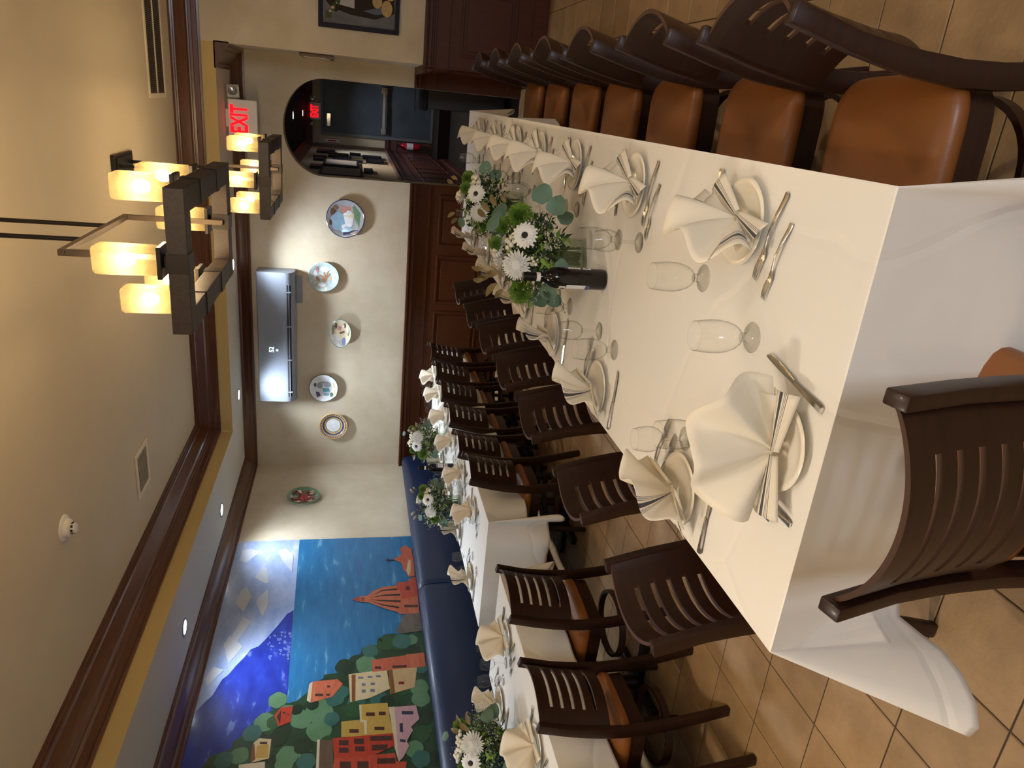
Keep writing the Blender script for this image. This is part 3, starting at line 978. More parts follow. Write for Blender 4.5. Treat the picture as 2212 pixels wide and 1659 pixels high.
# ================================================================== tableware
def tableware():
    R = {}
    mb = MB()
    mb.lathe([(0, 0.003), (0.055, 0.003), (0.058, 0.0), (0.062, 0.0), (0.064, 0.005), (0.098, 0.0145), (0.1005, 0.0165), (0.098, 0.019), (0.086, 0.0165), (0.084, 0.0150), (0.070, 0.0125), (0.060, 0.0075), (0.0, 0.0065)], 48)
    R['plate'] = mb.mesh('dinner_plate', M['porcelain'], smooth=60)
    # napkin fan: a few broad soft pleats
    np_, lean, RR = 3, rad(9), 0.158
    th0, th1 = rad(-86), rad(86)

    def tri(x):
        return 1 - abs((x % 2) - 1) * 2

    def fan(u, v):
        th = th0 + (th1 - th0) * u
        f = u * np_ * 2 + 0.5
        r = RR * v * (1.0 - 0.05 * (tri(f) * 0.5 + 0.5)) * (0.92 + 0.10 * math.cos(th * 0.9))
        d = 0.17 * r * math.sin(tri(f) * PI / 2)
        x, up = math.sin(th) * r, math.cos(th) * r
        ln = lean + 0.14 * v * v
        y, z = up * math.sin(ln), up * math.cos(ln)
        return (x, y - d * math.cos(lean) - 0.01, 0.022 + max(z, 0.0) + d * math.sin(lean) * 0.6 + 0.016 * v * abs(math.sin(th)))

    def fuv(u, v):
        th = u * np_ * 2
        if u < 1.15 / (np_ * 2):
            return (0.5, max(0.0, v * 1.5 - 0.55))
        if u > 1 - 1.15 / (np_ * 2):
            return (v, max(0.0, min(1.0, (1 - u) * np_ * 2 / 1.15)))
        return (0.5, 0.05)
    mb = MB()
    mb.grid(fan, np_ * 14, 9, 0, fuv)
    R['fan'] = mb.mesh('napkin_fan', M['napkin'], smooth=80)
    mb = MB()
    mb.grid(fan, np_ * 14, 9, 0, lambda u, v: (v, max(0.0, min(1.0, (u - 0.60) / 0.17))))
    R['fan_left'] = mb.mesh('napkin_fan', M['napkin'], smooth=80)
    mb = MB()
    mb.grid(fan, np_ * 14, 9, 0, lambda u, v: (0.5, 0.05))
    R['fan_plain'] = mb.mesh('napkin_fan', M['napkin'], smooth=80)
    mb = MB()
    for s in (-1, 1):
        def band(u, v, s=s):
            x = s * (0.004 + 0.118 * u)
            y = -0.010 - 0.066 * v * (0.30 + 0.70 * u) + 0.012 * u
            z = 0.023 + 0.012 * math.sin(PI * v) + 0.012 * u * (1 - v)
            return (x, y, z)
        mb.grid(band, 10, 10, 0, lambda u, v: (u, v))
        def under(u, v, s=s):
            x = s * (0.004 + 0.106 * u)
            return (x, 0.020 - 0.040 * v * (0.3 + 0.7 * u), 0.034 + 0.026 * (1 - v) * u + 0.006 * math.sin(PI * v))
        mb.grid(under, 8, 5, 0, lambda u, v: (u, 0.05))
    R['band'] = mb.mesh('napkin_base_fold', M['napkin'], smooth=70)
    # knife: local +Y from handle end to tip
    mb = MB()
    hand = [(0.0, 0.0075, 0.0045), (0.004, 0.0092, 0.0046), (0.02, 0.0085, 0.0044), (0.06, 0.0068, 0.004), (0.098, 0.0055, 0.0036), (0.104, 0.0065, 0.003)]
    def strip(path, mi=0):
        """path: (y, half width or (left,right), half thickness, z)"""
        vs, fs = [], []
        for p in path:
            y, w_, th = p[0], p[1], p[2]
            zc = p[3] if len(p) > 3 else 0.0045
            l, r = w_ if isinstance(w_, tuple) else (w_, w_)
            vs += [(-l, y, zc), (-l * 0.6, y, zc + th), (r * 0.6, y, zc + th), (r, y, zc), (r * 0.6, y, zc - th), (-l * 0.6, y, zc - th)]
        n = len(path)
        for i in range(n - 1):
            fs += [(i * 6 + k, i * 6 + (k + 1) % 6, (i + 1) * 6 + (k + 1) % 6, (i + 1) * 6 + k) for k in range(6)]
        fs += [tuple(range(5, -1, -1)), tuple((n - 1) * 6 + k for k in range(6))]
        mb.add(vs, fs, mi)
    strip(hand)
    strip([(0.103, (0.006, 0.006), 0.0013), (0.118, (0.0065, 0.0085), 0.0010), (0.15, (0.0068, 0.0100), 0.0008), (0.19, (0.0066, 0.0105), 0.0007), (0.208, (0.0062, 0.0085), 0.0006), (0.218, (0.0055, 0.002), 0.0005), (0.221, (0.004, -0.003), 0.0003)])
    R['knife'] = mb.mesh('table_knife', M['steel'], smooth=50)
    for nm, S in (('fork', 1.0), ('salad', 0.87)):
        mb = MB()
        def zc(y):
            return 0.0035 + 0.008 * max(0, math.sin((y - 0.02) / 0.125 * PI)) * (0.03 < y < 0.145) + (0.004 * math.sin((y - 0.145) / 0.06 * PI) if y > 0.145 else 0) + (-0.0015 if y > 0.145 else 0)
        strip([(y * S, w_ * S, 0.0016, zc(y)) for y, w_ in ((0.0, 0.0055), (0.004, 0.0085), (0.015, 0.0082), (0.05, 0.0058), (0.09, 0.0036), (0.118, 0.0032), (0.130, 0.0055), (0.138, 0.0098), (0.150, 0.0115), (0.160, 0.0112))])
        for k in range(4):
            x = (-0.0090 + 0.0060 * k) * S
            vs, fs = [], []
            tp = [(0.158, 0.0019), (0.175, 0.0017), (0.195, 0.0014), (0.207, 0.0006)]
            for y, w_ in tp:
                zz = zc(y)
                vs += [(x - w_ * S, y * S, zz - 0.001), (x + w_ * S, y * S, zz - 0.001), (x + w_ * S, y * S, zz + 0.001), (x - w_ * S, y * S, zz + 0.001)]
            for i in range(3):
                fs += [(i * 4 + q, i * 4 + (q + 1) % 4, i * 4 + 4 + (q + 1) % 4, i * 4 + 4 + q) for q in range(4)]
            fs += [(3, 2, 1, 0), (12, 13, 14, 15)]
            mb.add(vs, fs)
        R[nm] = mb.mesh('table_fork' if nm == 'fork' else 'salad_fork', M['steel'], smooth=50)
    # water goblet
    mb = MB()
    mb.lathe([(0, 0.0), (0.0345, 0.0), (0.0355, 0.0018), (0.034, 0.0034), (0.022, 0.0062), (0.012, 0.0110), (0.0092, 0.0165), (0.0105, 0.0200), (0.0095, 0.0235), (0.0120, 0.0275), (0.0, 0.0300)], 28)
    R['gob_foot'] = mb.mesh('goblet_foot', M['glass_foot'], smooth=60)
    mb = MB()
    mb.lathe([(0.0, 0.0300), (0.012, 0.0300), (0.0205, 0.0365), (0.0285, 0.0480), (0.0345, 0.0650), (0.0375, 0.0850), (0.0375, 0.1050), (0.0358, 0.1250), (0.0335, 0.1425)], 36)
    mb.tube([(0.0335 * math.cos(2 * PI * k / 36), 0.0335 * math.sin(2 * PI * k / 36), 0.1425) for k in range(36)], 0.0007, 6, closed=True)
    R['gob_bowl'] = mb.mesh('goblet_bowl', M['glass'], smooth=60)
    mb = MB()
    mb.lathe([(0, 0.0), (0.032, 0.0), (0.033, 0.0016), (0.0315, 0.0030), (0.018, 0.0056), (0.0075, 0.0105), (0.0042, 0.0200), (0.0038, 0.0450), (0.0055, 0.0600), (0.0110, 0.0665), (0.0, 0.0685)], 28)
    R['wine_foot'] = mb.mesh('wine_stem', M['glass_foot'], smooth=60)
    mb = MB()
    mb.lathe([(0.0, 0.0670), (0.010, 0.0665), (0.020, 0.0720), (0.0290, 0.0830), (0.0340, 0.0980), (0.0350, 0.1130), (0.0325, 0.1300), (0.0290, 0.1465)], 36)
    mb.tube([(0.0290 * math.cos(2 * PI * k / 36), 0.0290 * math.sin(2 * PI * k / 36), 0.1465) for k in range(36)], 0.0007, 6, closed=True)
    R['wine_bowl'] = mb.mesh('wine_bowl', M['glass'], smooth=60)
    return R


TW = tableware()


def one(name, mesh, x, y, z, rz, label, cat, group):
    return tag(inst(name, mesh, None, (x, y, z), (0, 0, rz)), label, cat, group)


def napkin(x, y, rz, label, group, sc=1.0, fan='fan'):
    t = empty('folded_napkin', (x, y, TZ + 0.004), rz, label, 'napkin', group)
    a = inst('napkin_fan', TW[fan], t)
    b = inst('base_fold', TW['band'], t)
    a['label'] = 'pleated fan of cream cloth'
    b['label'] = 'folded base with dark woven stripes'
    for o in (a, b):
        o.scale = (sc, sc, sc)
        md = o.modifiers.new('thickness', 'SOLIDIFY')
        md.thickness = 0.0012
    return t


def goblet(x, y, label, group):
    t = empty('water_goblet', (x, y, TZ + 0.0005), random.uniform(0, 6), label, 'glass', group)
    inst('foot', TW['gob_foot'], t)
    inst('bowl', TW['gob_bowl'], t)


def wineglass(x, y, label, group):
    t = empty('wine_glass', (x, y, TZ + 0.0005), random.uniform(0, 6), label, 'glass', group)
    inst('stem', TW['wine_foot'], t)
    inst('bowl', TW['wine_bowl'], t)


def cutlery(kind, hx, hy, tx, ty, label, group):
    nm = {'knife': 'table_knife', 'fork': 'table_fork', 'salad': 'salad_fork'}[kind]
    cat = 'knife' if kind == 'knife' else 'fork'
    return one(nm, TW[kind], hx, hy, TZ + 0.0008, math.atan2(-(tx - hx), ty - hy), label, cat, group)


random.seed(21)
PR = [1.557, 2.266, 2.95, 3.54, 4.08, 4.68, 5.30]
PL = [1.600, 2.335, 2.97, 3.57, 4.18, 4.75, 5.35]


def setting(px, py, face, who, table, glasses='gw', jit=0.0, fork=True, jn=0.0, fan='fan'):
    """face: angle the sitter looks along (their forward); local frame: fwd, right"""
    fx, fy = math.cos(face), math.sin(face)
    rx, ry = fy, -fx

    def at(f, r):
        return px + fx * f + rx * r, py + fy * f + ry * r
    g = 'place settings on the ' + table
    pl = one('dinner_plate', TW['plate'], px, py, TZ + 0.0005, 0, 'small cream plate at the %s' % who, 'plate', g)
    nx, ny = at(0.0, 0.0)
    napkin(nx, ny, face - PI / 2 + jn, 'cream fan-folded napkin with dark stripes at the %s' % who, g, 1.0, fan)
    j = lambda: random.uniform(-jit, jit)
    h, t = at(-0.100 + j(), 0.152 + j()), at(0.118, 0.156 + j())
    cutlery('knife', *h, *t, 'steel table knife at the %s' % who, g)
    if fork:
        h, t = at(-0.085 + j(), -0.144 + j()), at(0.122, -0.090 + j())
        cutlery('fork', *h, *t, 'larger steel fork at the %s' % who, g)
        h, t = at(-0.032 + j(), -0.186 + j()), at(0.146, -0.140 + j())
        cutlery('salad', *h, *t, 'smaller outer steel fork at the %s' % who, g)
    if 'g' in glasses:
        goblet(*at(0.172 + j(), 0.158 + j()), 'clear water goblet at the %s' % who, g)
    if 'w' in glasses:
        wineglass(*at(0.168 + j(), -0.02 + j()), 'small clear wine glass at the %s' % who, g)


LT = 'long table'
OR2 = ['first', 'second', 'third', 'fourth', 'fifth', 'sixth', 'seventh']
for k, y in enumerate(PR):
    setting(-0.200, y, PI, '%s place, right side of long table' % OR2[k], LT, 'g' if k == 0 else '', 0.006, jn=rad([-20, -22, -18, -24, -20, -16, -18][k]))
for k, y in enumerate(PL):
    setting(-0.925, y, 0.0, '%s place, left side of long table' % OR2[k], LT, '' if k < 2 else 'gw', 0.006, jn=rad([-14, -10, 4, 2, -5, 3, 2][k]), fan='fan_left')
# glasses read off the photograph
g = 'place settings on the long table'
goblet(-0.724, 1.520, 'clear water goblet between the first left-hand napkin and the head-of-table napkin', g)
wineglass(-0.795, 1.640, 'small clear wine glass half hidden behind the near-left water goblet', g)
goblet(-0.750, 2.248, 'clear water goblet at the second place, left side of long table', g)
wineglass(-0.737, 2.423, 'small clear wine glass at the second place, left side of long table', g)
for k, y in enumerate(PR[1:]):
    who = '%s place, right side of long table' % OR2[k + 1]
    goblet(-0.392 + 0.01 * (k % 2), y + 0.095, 'clear water goblet at the ' + who, g)
    wineglass(-0.366, y - 0.090 + 0.02 * (k % 2), 'small clear wine glass at the ' + who, g)
# head of the table
one('dinner_plate', TW['plate'], -0.606, 1.228, TZ + 0.0005, 0, 'small cream plate at the head of the long table nearest the viewer', 'plate', g)
napkin(-0.618, 1.225, rad(6), 'large cream fan-folded napkin at the head of the long table nearest the viewer', g, 1.10, 'fan_plain')
cutlery('knife', -0.489, 1.131, -0.450, 1.348, 'steel knife lying askew beside the head-of-table napkin', g)
cutlery('fork', -0.746, 1.134, -0.735, 1.340, 'larger steel fork tucked under the head-of-table napkin', g)
cutlery('salad', -0.776, 1.203, -0.775, 1.380, 'smaller steel fork tucked under the head-of-table napkin', g)
goblet(-0.438, 1.428, 'clear water goblet standing alone in the middle of the near table end', g)

# banquette tables
AY = [4.44, 5.00, 5.58, 6.12, 6.66, 7.14]
for k, y in enumerate(AY):
    setting(-2.715, y, PI, '%s chair-side place of the far banquette table' % OR2[k], 'far banquette table', 'gw' if k else 'g', 0.008, fork=k < 3, jn=rad(4 - 3 * k), fan='fan_plain')
for k, y in enumerate([4.36, 5.02, 5.62, 6.2, 6.75]):
    setting(-3.225, y, 0.0, '%s bench-side place of the far banquette table' % OR2[k], 'far banquette table', 'gw', 0.008, fork=k < 2, jn=rad(10 - 5 * k), fan='fan_left')
for k, y in enumerate([3.18, 2.44, 1.80]):
    setting(-2.775, y, PI, '%s chair-side place of the near banquette table' % OR2[k], 'near banquette table', 'gw' if k != 1 else 'g', 0.008, jn=rad(-3 + 3 * k), fan='fan_plain')
for k, y in enumerate([3.16, 2.42]):
    setting(-3.235, y, 0.0, '%s bench-side place of the near banquette table' % OR2[k], 'near banquette table', 'w', 0.008, jn=rad(5), fan='fan_left')
MUR_SEA=[(6.22, 2.096), (6.224, 1.033), (3.942, 1.053), (4.121, 2.043), (4.255, 2.051), (4.68, 2.062), (5.172, 2.08)]
MUR_MOUNTAIN=[(5.171, 2.078), (5.143, 2.097), (5.125, 2.123), (4.983, 2.185), (4.823, 2.266), (4.755, 2.306), (4.725, 2.361), (4.626, 2.406), (4.563, 2.443), (4.47, 2.485), (4.427, 2.522), (4.337, 2.546), (4.279, 2.563), (4.217, 2.605), (4.13, 2.651), (3.984, 2.683), (3.691, 2.737), (3.538, 2.054), (4.05, 2.048), (4.255, 2.05), (4.68, 2.062)]
MUR_TREES=[(4.826, 1.04), (4.802, 1.101), (4.835, 1.15), (4.783, 1.205), (4.809, 1.28), (4.797, 1.357), (4.688, 1.38), (4.658, 1.448), (4.665, 1.522), (4.595, 1.535), (4.583, 1.595), (4.519, 1.643), (4.436, 1.648), (4.41, 1.712), (4.403, 1.804), (4.339, 1.807), (4.312, 1.857), (4.234, 1.92), (4.166, 1.981), (4.15, 2.045), (4.244, 2.091), (4.257, 2.141), (4.208, 2.169), (4.102, 2.137), (4.053, 2.206), (4.002, 2.242), (3.966, 2.283), (3.913, 2.292), (3.856, 2.364), (3.794, 2.375), (3.757, 2.486), (3.7, 2.514), (3.601, 2.571), (3.416, 1.042), (4.015, 1.046)]
MUR_BUILD=[
 ('red',[(4.117, 2.005), (4.114, 2.085), (4.044, 2.123), (3.946, 2.086), (3.976, 2.01)],[[(4.096, 2.078), (4.035, 2.105), (3.963, 2.077)], [(4.074, 2.069), (4.072, 2.05), (4.054, 2.048), (4.056, 2.067)], [(4.05, 2.048), (4.047, 2.021), (4.039, 2.02), (4.042, 2.047)]],'dark'),
 ('coral',[(4.338, 1.881), (4.344, 1.704), (4.293, 1.664), (4.177, 1.735), (4.136, 1.882), (4.159, 1.913), (4.27, 1.902)],[[(4.217, 1.858), (4.211, 1.802), (4.187, 1.801), (4.193, 1.857)], [(4.289, 1.777), (4.286, 1.754), (4.268, 1.754), (4.27, 1.776)], [(4.209, 1.78), (4.206, 1.754), (4.185, 1.754), (4.188, 1.779)]],'dark'),
 ('cream2',[(4.317, 1.904), (4.338, 1.881), (4.137, 1.887), (4.159, 1.913)],[],'dark'),
 ('cream',[(4.385, 1.624), (4.409, 1.341), (4.211, 1.326), (4.135, 1.477), (4.112, 1.611)],[[(4.353, 1.554), (4.349, 1.516), (4.329, 1.516), (4.332, 1.554)], [(4.354, 1.484), (4.351, 1.449), (4.332, 1.45), (4.335, 1.485)], [(4.355, 1.422), (4.351, 1.387), (4.332, 1.388), (4.335, 1.423)], [(4.285, 1.528), (4.282, 1.501), (4.257, 1.501), (4.26, 1.528)], [(4.285, 1.464), (4.282, 1.433), (4.257, 1.434), (4.26, 1.464)], [(4.224, 1.529), (4.221, 1.501), (4.191, 1.502), (4.193, 1.529)], [(4.223, 1.467), (4.219, 1.435), (4.188, 1.436), (4.192, 1.468)]],'blue'),
 ('brown',[(4.379, 1.602), (4.379, 1.572), (4.118, 1.575), (4.115, 1.599)],[],'dark'),
 ('beige',[(4.408, 1.329), (4.409, 1.112), (4.208, 1.145), (4.157, 1.323)],[[(4.275, 1.259), (4.271, 1.218), (4.244, 1.219), (4.248, 1.26)]],'dred'),
 ('brown',[(4.408, 1.329), (4.41, 1.299), (4.169, 1.29), (4.156, 1.32)],[],'dark'),
 ('coral2',[(4.518, 1.452), (4.563, 1.044), (4.41, 1.045), (4.408, 1.191), (4.392, 1.448)],[[(4.443, 1.297), (4.44, 1.189), (4.414, 1.19), (4.418, 1.299)], [(4.448, 1.429), (4.443, 1.382), (4.418, 1.382), (4.423, 1.43)]],'dark'),
 ('coral',[(4.554, 1.188), (4.563, 1.044), (4.41, 1.045), (4.417, 1.16)],[],'dark'),
 ('yellow',[(4.082, 1.539), (4.079, 1.349), (3.93, 1.338), (3.79, 1.318), (3.81, 1.668), (3.942, 1.67), (3.945, 1.538)],[[(4.005, 1.501), (3.999, 1.441), (3.967, 1.442), (3.974, 1.502)], [(4.003, 1.413), (3.998, 1.365), (3.965, 1.367), (3.97, 1.414)], [(3.871, 1.616), (3.864, 1.552), (3.833, 1.552), (3.84, 1.615)], [(3.873, 1.446), (3.865, 1.379), (3.835, 1.38), (3.843, 1.447)]],'dark'),
 ('cream2',[(4.08, 1.548), (4.081, 1.532), (3.943, 1.532), (3.934, 1.497), (3.817, 1.499), (3.819, 1.515), (3.922, 1.519), (3.925, 1.543)],[],'dark'),
 ('cream2',[(4.035, 1.345), (4.039, 1.3), (3.801, 1.293), (3.568, 1.298), (3.698, 1.32), (3.93, 1.333)],[],'dark'),
 ('pink',[(4.035, 1.303), (4.034, 1.149), (3.908, 1.135), (3.845, 1.197), (3.816, 1.186), (3.728, 1.235), (3.687, 1.222), (3.602, 1.265), (3.568, 1.298), (3.801, 1.298)],[[(3.99, 1.252), (3.981, 1.172), (3.952, 1.174), (3.961, 1.254)], [(3.881, 1.275), (3.886, 1.253), (3.803, 1.254), (3.81, 1.276)], [(3.748, 1.279), (3.739, 1.241), (3.718, 1.243), (3.727, 1.28)]],'blue2'),
 ('brown2',[(3.8, 1.813), (3.794, 1.725), (3.563, 1.714), (3.575, 1.818)],[],'dark'),
 ('cream2',[(3.805, 1.825), (3.806, 1.808), (3.574, 1.805), (3.576, 1.823)],[],'dark'),
 ('red',[(3.807, 1.725), (3.804, 1.322), (3.698, 1.317), (3.637, 1.46), (3.642, 1.711)],[[(3.785, 1.683), (3.778, 1.62), (3.736, 1.62), (3.743, 1.682)], [(3.787, 1.584), (3.78, 1.518), (3.736, 1.519), (3.744, 1.584)], [(3.795, 1.476), (3.783, 1.329), (3.744, 1.331), (3.755, 1.477)], [(3.724, 1.682), (3.717, 1.62), (3.675, 1.62), (3.682, 1.681)], [(3.721, 1.578), (3.714, 1.516), (3.676, 1.517), (3.683, 1.578)], [(3.721, 1.467), (3.715, 1.364), (3.67, 1.366), (3.676, 1.468)]],'dark'),
 ('red2',[(3.642, 1.711), (3.64, 1.32), (3.57, 1.308), (3.562, 1.246), (3.467, 1.263), (3.521, 1.718)],[[(3.613, 1.675), (3.604, 1.604), (3.532, 1.604), (3.54, 1.674)], [(3.602, 1.563), (3.594, 1.492), (3.518, 1.493), (3.527, 1.564)], [(3.609, 1.435), (3.6, 1.317), (3.557, 1.319), (3.566, 1.437)]],'dark'),
 ('cream',[(3.828, 2.231), (3.861, 2.2), (3.844, 2.122), (3.69, 2.122), (3.669, 2.232)],[[(3.83, 2.194), (3.825, 2.146), (3.805, 2.144), (3.811, 2.191)]],'dark'),
 ('yellow',[(3.8, 2.208), (3.804, 2.134), (3.697, 2.128), (3.7, 2.206)],[],'dark'),
 ('brown',[(3.804, 2.24), (3.815, 2.225), (3.694, 2.206), (3.666, 2.231)],[],'dark'),
 ('cream2',[(3.663, 2.303), (3.668, 2.144), (3.56, 2.133), (3.579, 2.292)],[],'dark'),
 ('coral',[(5.296, 1.536), (5.306, 1.475), (5.212, 1.474), (5.227, 1.537)],[[(5.28, 1.523), (5.278, 1.496), (5.265, 1.496), (5.267, 1.523)], [(5.256, 1.523), (5.254, 1.496), (5.239, 1.496), (5.241, 1.523)]],'dark'),
 ('red',[(5.258, 1.599), (5.297, 1.543), (5.228, 1.541)],[],'dark'),
 ('coral',[(5.291, 1.478), (5.364, 1.419), (5.413, 1.335), (5.43, 1.195), (5.235, 1.171), (5.054, 1.202), (5.108, 1.306), (5.175, 1.411), (5.223, 1.476)],[],'dark'),
 ('black',[(5.285, 1.455), (5.375, 1.336), (5.389, 1.19), (5.362, 1.191), (5.357, 1.337)],[],'dark'),
 ('black',[(5.268, 1.459), (5.305, 1.339), (5.308, 1.187), (5.282, 1.189), (5.287, 1.34)],[],'dark'),
 ('black',[(5.251, 1.46), (5.233, 1.341), (5.217, 1.19), (5.191, 1.191), (5.216, 1.342)],[],'dark'),
 ('black',[(5.234, 1.456), (5.176, 1.344), (5.133, 1.2), (5.108, 1.202), (5.159, 1.344)],[],'dark'),
 ('red2',[(5.472, 1.206), (5.476, 1.104), (5.522, 1.092), (5.542, 1.03), (5.257, 1.032), (5.235, 1.178), (5.357, 1.182), (5.37, 1.215)],[[(5.41, 1.132), (5.407, 1.097), (5.351, 1.101), (5.353, 1.136)]],'dark'),
 ('coral',[(5.235, 1.178), (5.262, 1.038), (5.035, 1.043), (5.039, 1.216), (5.07, 1.221)],[[(5.155, 1.162), (5.146, 1.047), (5.112, 1.05), (5.122, 1.164)]],'dark'),
 ('rock',[(5.032, 1.177), (5.036, 1.029), (4.815, 1.035), (4.795, 1.23), (4.825, 1.247)],[],'dark'),
 ('coral2',[(5.822, 1.22), (5.904, 1.138), (6.003, 1.151), (6.045, 1.099), (5.988, 1.045), (5.831, 1.038), (5.829, 1.098), (5.632, 1.118), (5.645, 1.142), (5.762, 1.15)],[],'dark'),
 ('coral',[(5.829, 1.098), (5.831, 1.035), (5.554, 1.041), (5.544, 1.102), (5.632, 1.122)],[],'dark'),
 ('cream',[(5.803, 1.082), (5.802, 1.062), (5.641, 1.074), (5.558, 1.098), (5.643, 1.113)],[],'dark'),
 ('black',[(5.827, 1.294), (5.822, 1.217), (5.807, 1.218), (5.812, 1.294)],[],'dark'),
 ('black',[(5.851, 1.278), (5.851, 1.269), (5.78, 1.272), (5.781, 1.281)],[],'dark'),
 ('black',[(4.752, 1.396), (4.753, 1.371), (4.704, 1.36), (4.734, 1.391)],[],'dark'),
]
MUR_SKY=[[(6.065, 2.595), (6.087, 2.527), (6.03, 2.436), (5.862, 2.541), (5.902, 2.601)], [(5.768, 2.393), (5.77, 2.35), (5.554, 2.313), (5.545, 2.343), (5.642, 2.44)], [(5.459, 2.528), (5.522, 2.491), (5.366, 2.433), (5.174, 2.472), (5.292, 2.55)], [(5.351, 2.38), (5.46, 2.308), (5.25, 2.286), (5.105, 2.315), (5.278, 2.384)], [(5.114, 2.464), (5.05, 2.398), (4.803, 2.478), (4.901, 2.521)], [(6.033, 2.281), (6.067, 2.212), (5.947, 2.132), (5.702, 2.128), (5.878, 2.225)], [(4.797, 2.568), (4.902, 2.537), (4.766, 2.424), (4.586, 2.502)], [(4.439, 2.643), (4.562, 2.599), (4.523, 2.526), (4.374, 2.611)]]
MUR_TOWN=[[(4.878, 2.209), (4.877, 2.199), (4.856, 2.197), (4.857, 2.207)], [(4.664, 2.085), (4.663, 2.066), (4.646, 2.065), (4.647, 2.084)], [(4.836, 2.177), (4.835, 2.165), (4.819, 2.163), (4.82, 2.175)], [(4.639, 2.222), (4.637, 2.203), (4.612, 2.201), (4.614, 2.22)], [(4.858, 2.125), (4.857, 2.111), (4.833, 2.109), (4.834, 2.123)], [(4.651, 2.121), (4.649, 2.101), (4.634, 2.1), (4.636, 2.12)], [(4.71, 2.151), (4.708, 2.136), (4.692, 2.134), (4.693, 2.15)], [(4.898, 2.195), (4.896, 2.174), (4.868, 2.172), (4.87, 2.193)], [(4.828, 2.174), (4.826, 2.153), (4.803, 2.151), (4.805, 2.172)], [(4.65, 2.091), (4.649, 2.076), (4.629, 2.074), (4.631, 2.089)], [(4.785, 2.159), (4.784, 2.148), (4.766, 2.146), (4.767, 2.158)], [(4.907, 2.126), (4.906, 2.116), (4.882, 2.114), (4.883, 2.124)], [(4.759, 2.221), (4.757, 2.206), (4.738, 2.204), (4.74, 2.219)], [(4.854, 2.084), (4.852, 2.069), (4.835, 2.068), (4.836, 2.082)], [(4.834, 2.157), (4.833, 2.143), (4.807, 2.141), (4.809, 2.155)], [(4.75, 2.212), (4.749, 2.192), (4.733, 2.19), (4.735, 2.211)], [(4.724, 2.121), (4.723, 2.108), (4.704, 2.107), (4.705, 2.119)], [(4.784, 2.244), (4.784, 2.234), (4.759, 2.232), (4.76, 2.242)], [(4.618, 2.086), (4.616, 2.068), (4.589, 2.066), (4.591, 2.083)], [(4.671, 2.076), (4.67, 2.062), (4.643, 2.06), (4.644, 2.074)], [(4.665, 2.144), (4.663, 2.131), (4.647, 2.13), (4.648, 2.143)], [(4.883, 2.2), (4.882, 2.186), (4.853, 2.183), (4.854, 2.197)], [(4.804, 2.123), (4.803, 2.11), (4.787, 2.109), (4.788, 2.122)], [(4.781, 2.081), (4.779, 2.069), (4.764, 2.068), (4.765, 2.08)], [(4.875, 2.151), (4.874, 2.141), (4.852, 2.139), (4.852, 2.149)], [(4.617, 2.213), (4.616, 2.202), (4.595, 2.2), (4.596, 2.211)], [(4.789, 2.124), (4.787, 2.103), (4.766, 2.101), (4.768, 2.122)], [(4.799, 2.233), (4.798, 2.223), (4.777, 2.221), (4.778, 2.231)], [(4.65, 2.216), (4.648, 2.197), (4.627, 2.195), (4.629, 2.214)], [(4.864, 2.239), (4.863, 2.227), (4.835, 2.224), (4.836, 2.236)], [(4.737, 2.089), (4.735, 2.067), (4.715, 2.066), (4.717, 2.087)], [(4.71, 2.092), (4.708, 2.073), (4.683, 2.071), (4.685, 2.09)], [(4.897, 2.191), (4.895, 2.179), (4.867, 2.176), (4.869, 2.188)], [(4.627, 2.086), (4.626, 2.072), (4.603, 2.07), (4.604, 2.084)], [(4.715, 2.113), (4.714, 2.094), (4.692, 2.092), (4.694, 2.111)], [(4.705, 2.141), (4.703, 2.128), (4.676, 2.126), (4.677, 2.139)], [(4.894, 2.095), (4.892, 2.074), (4.863, 2.071), (4.865, 2.093)], [(4.909, 2.156), (4.907, 2.135), (4.89, 2.134), (4.892, 2.155)]]
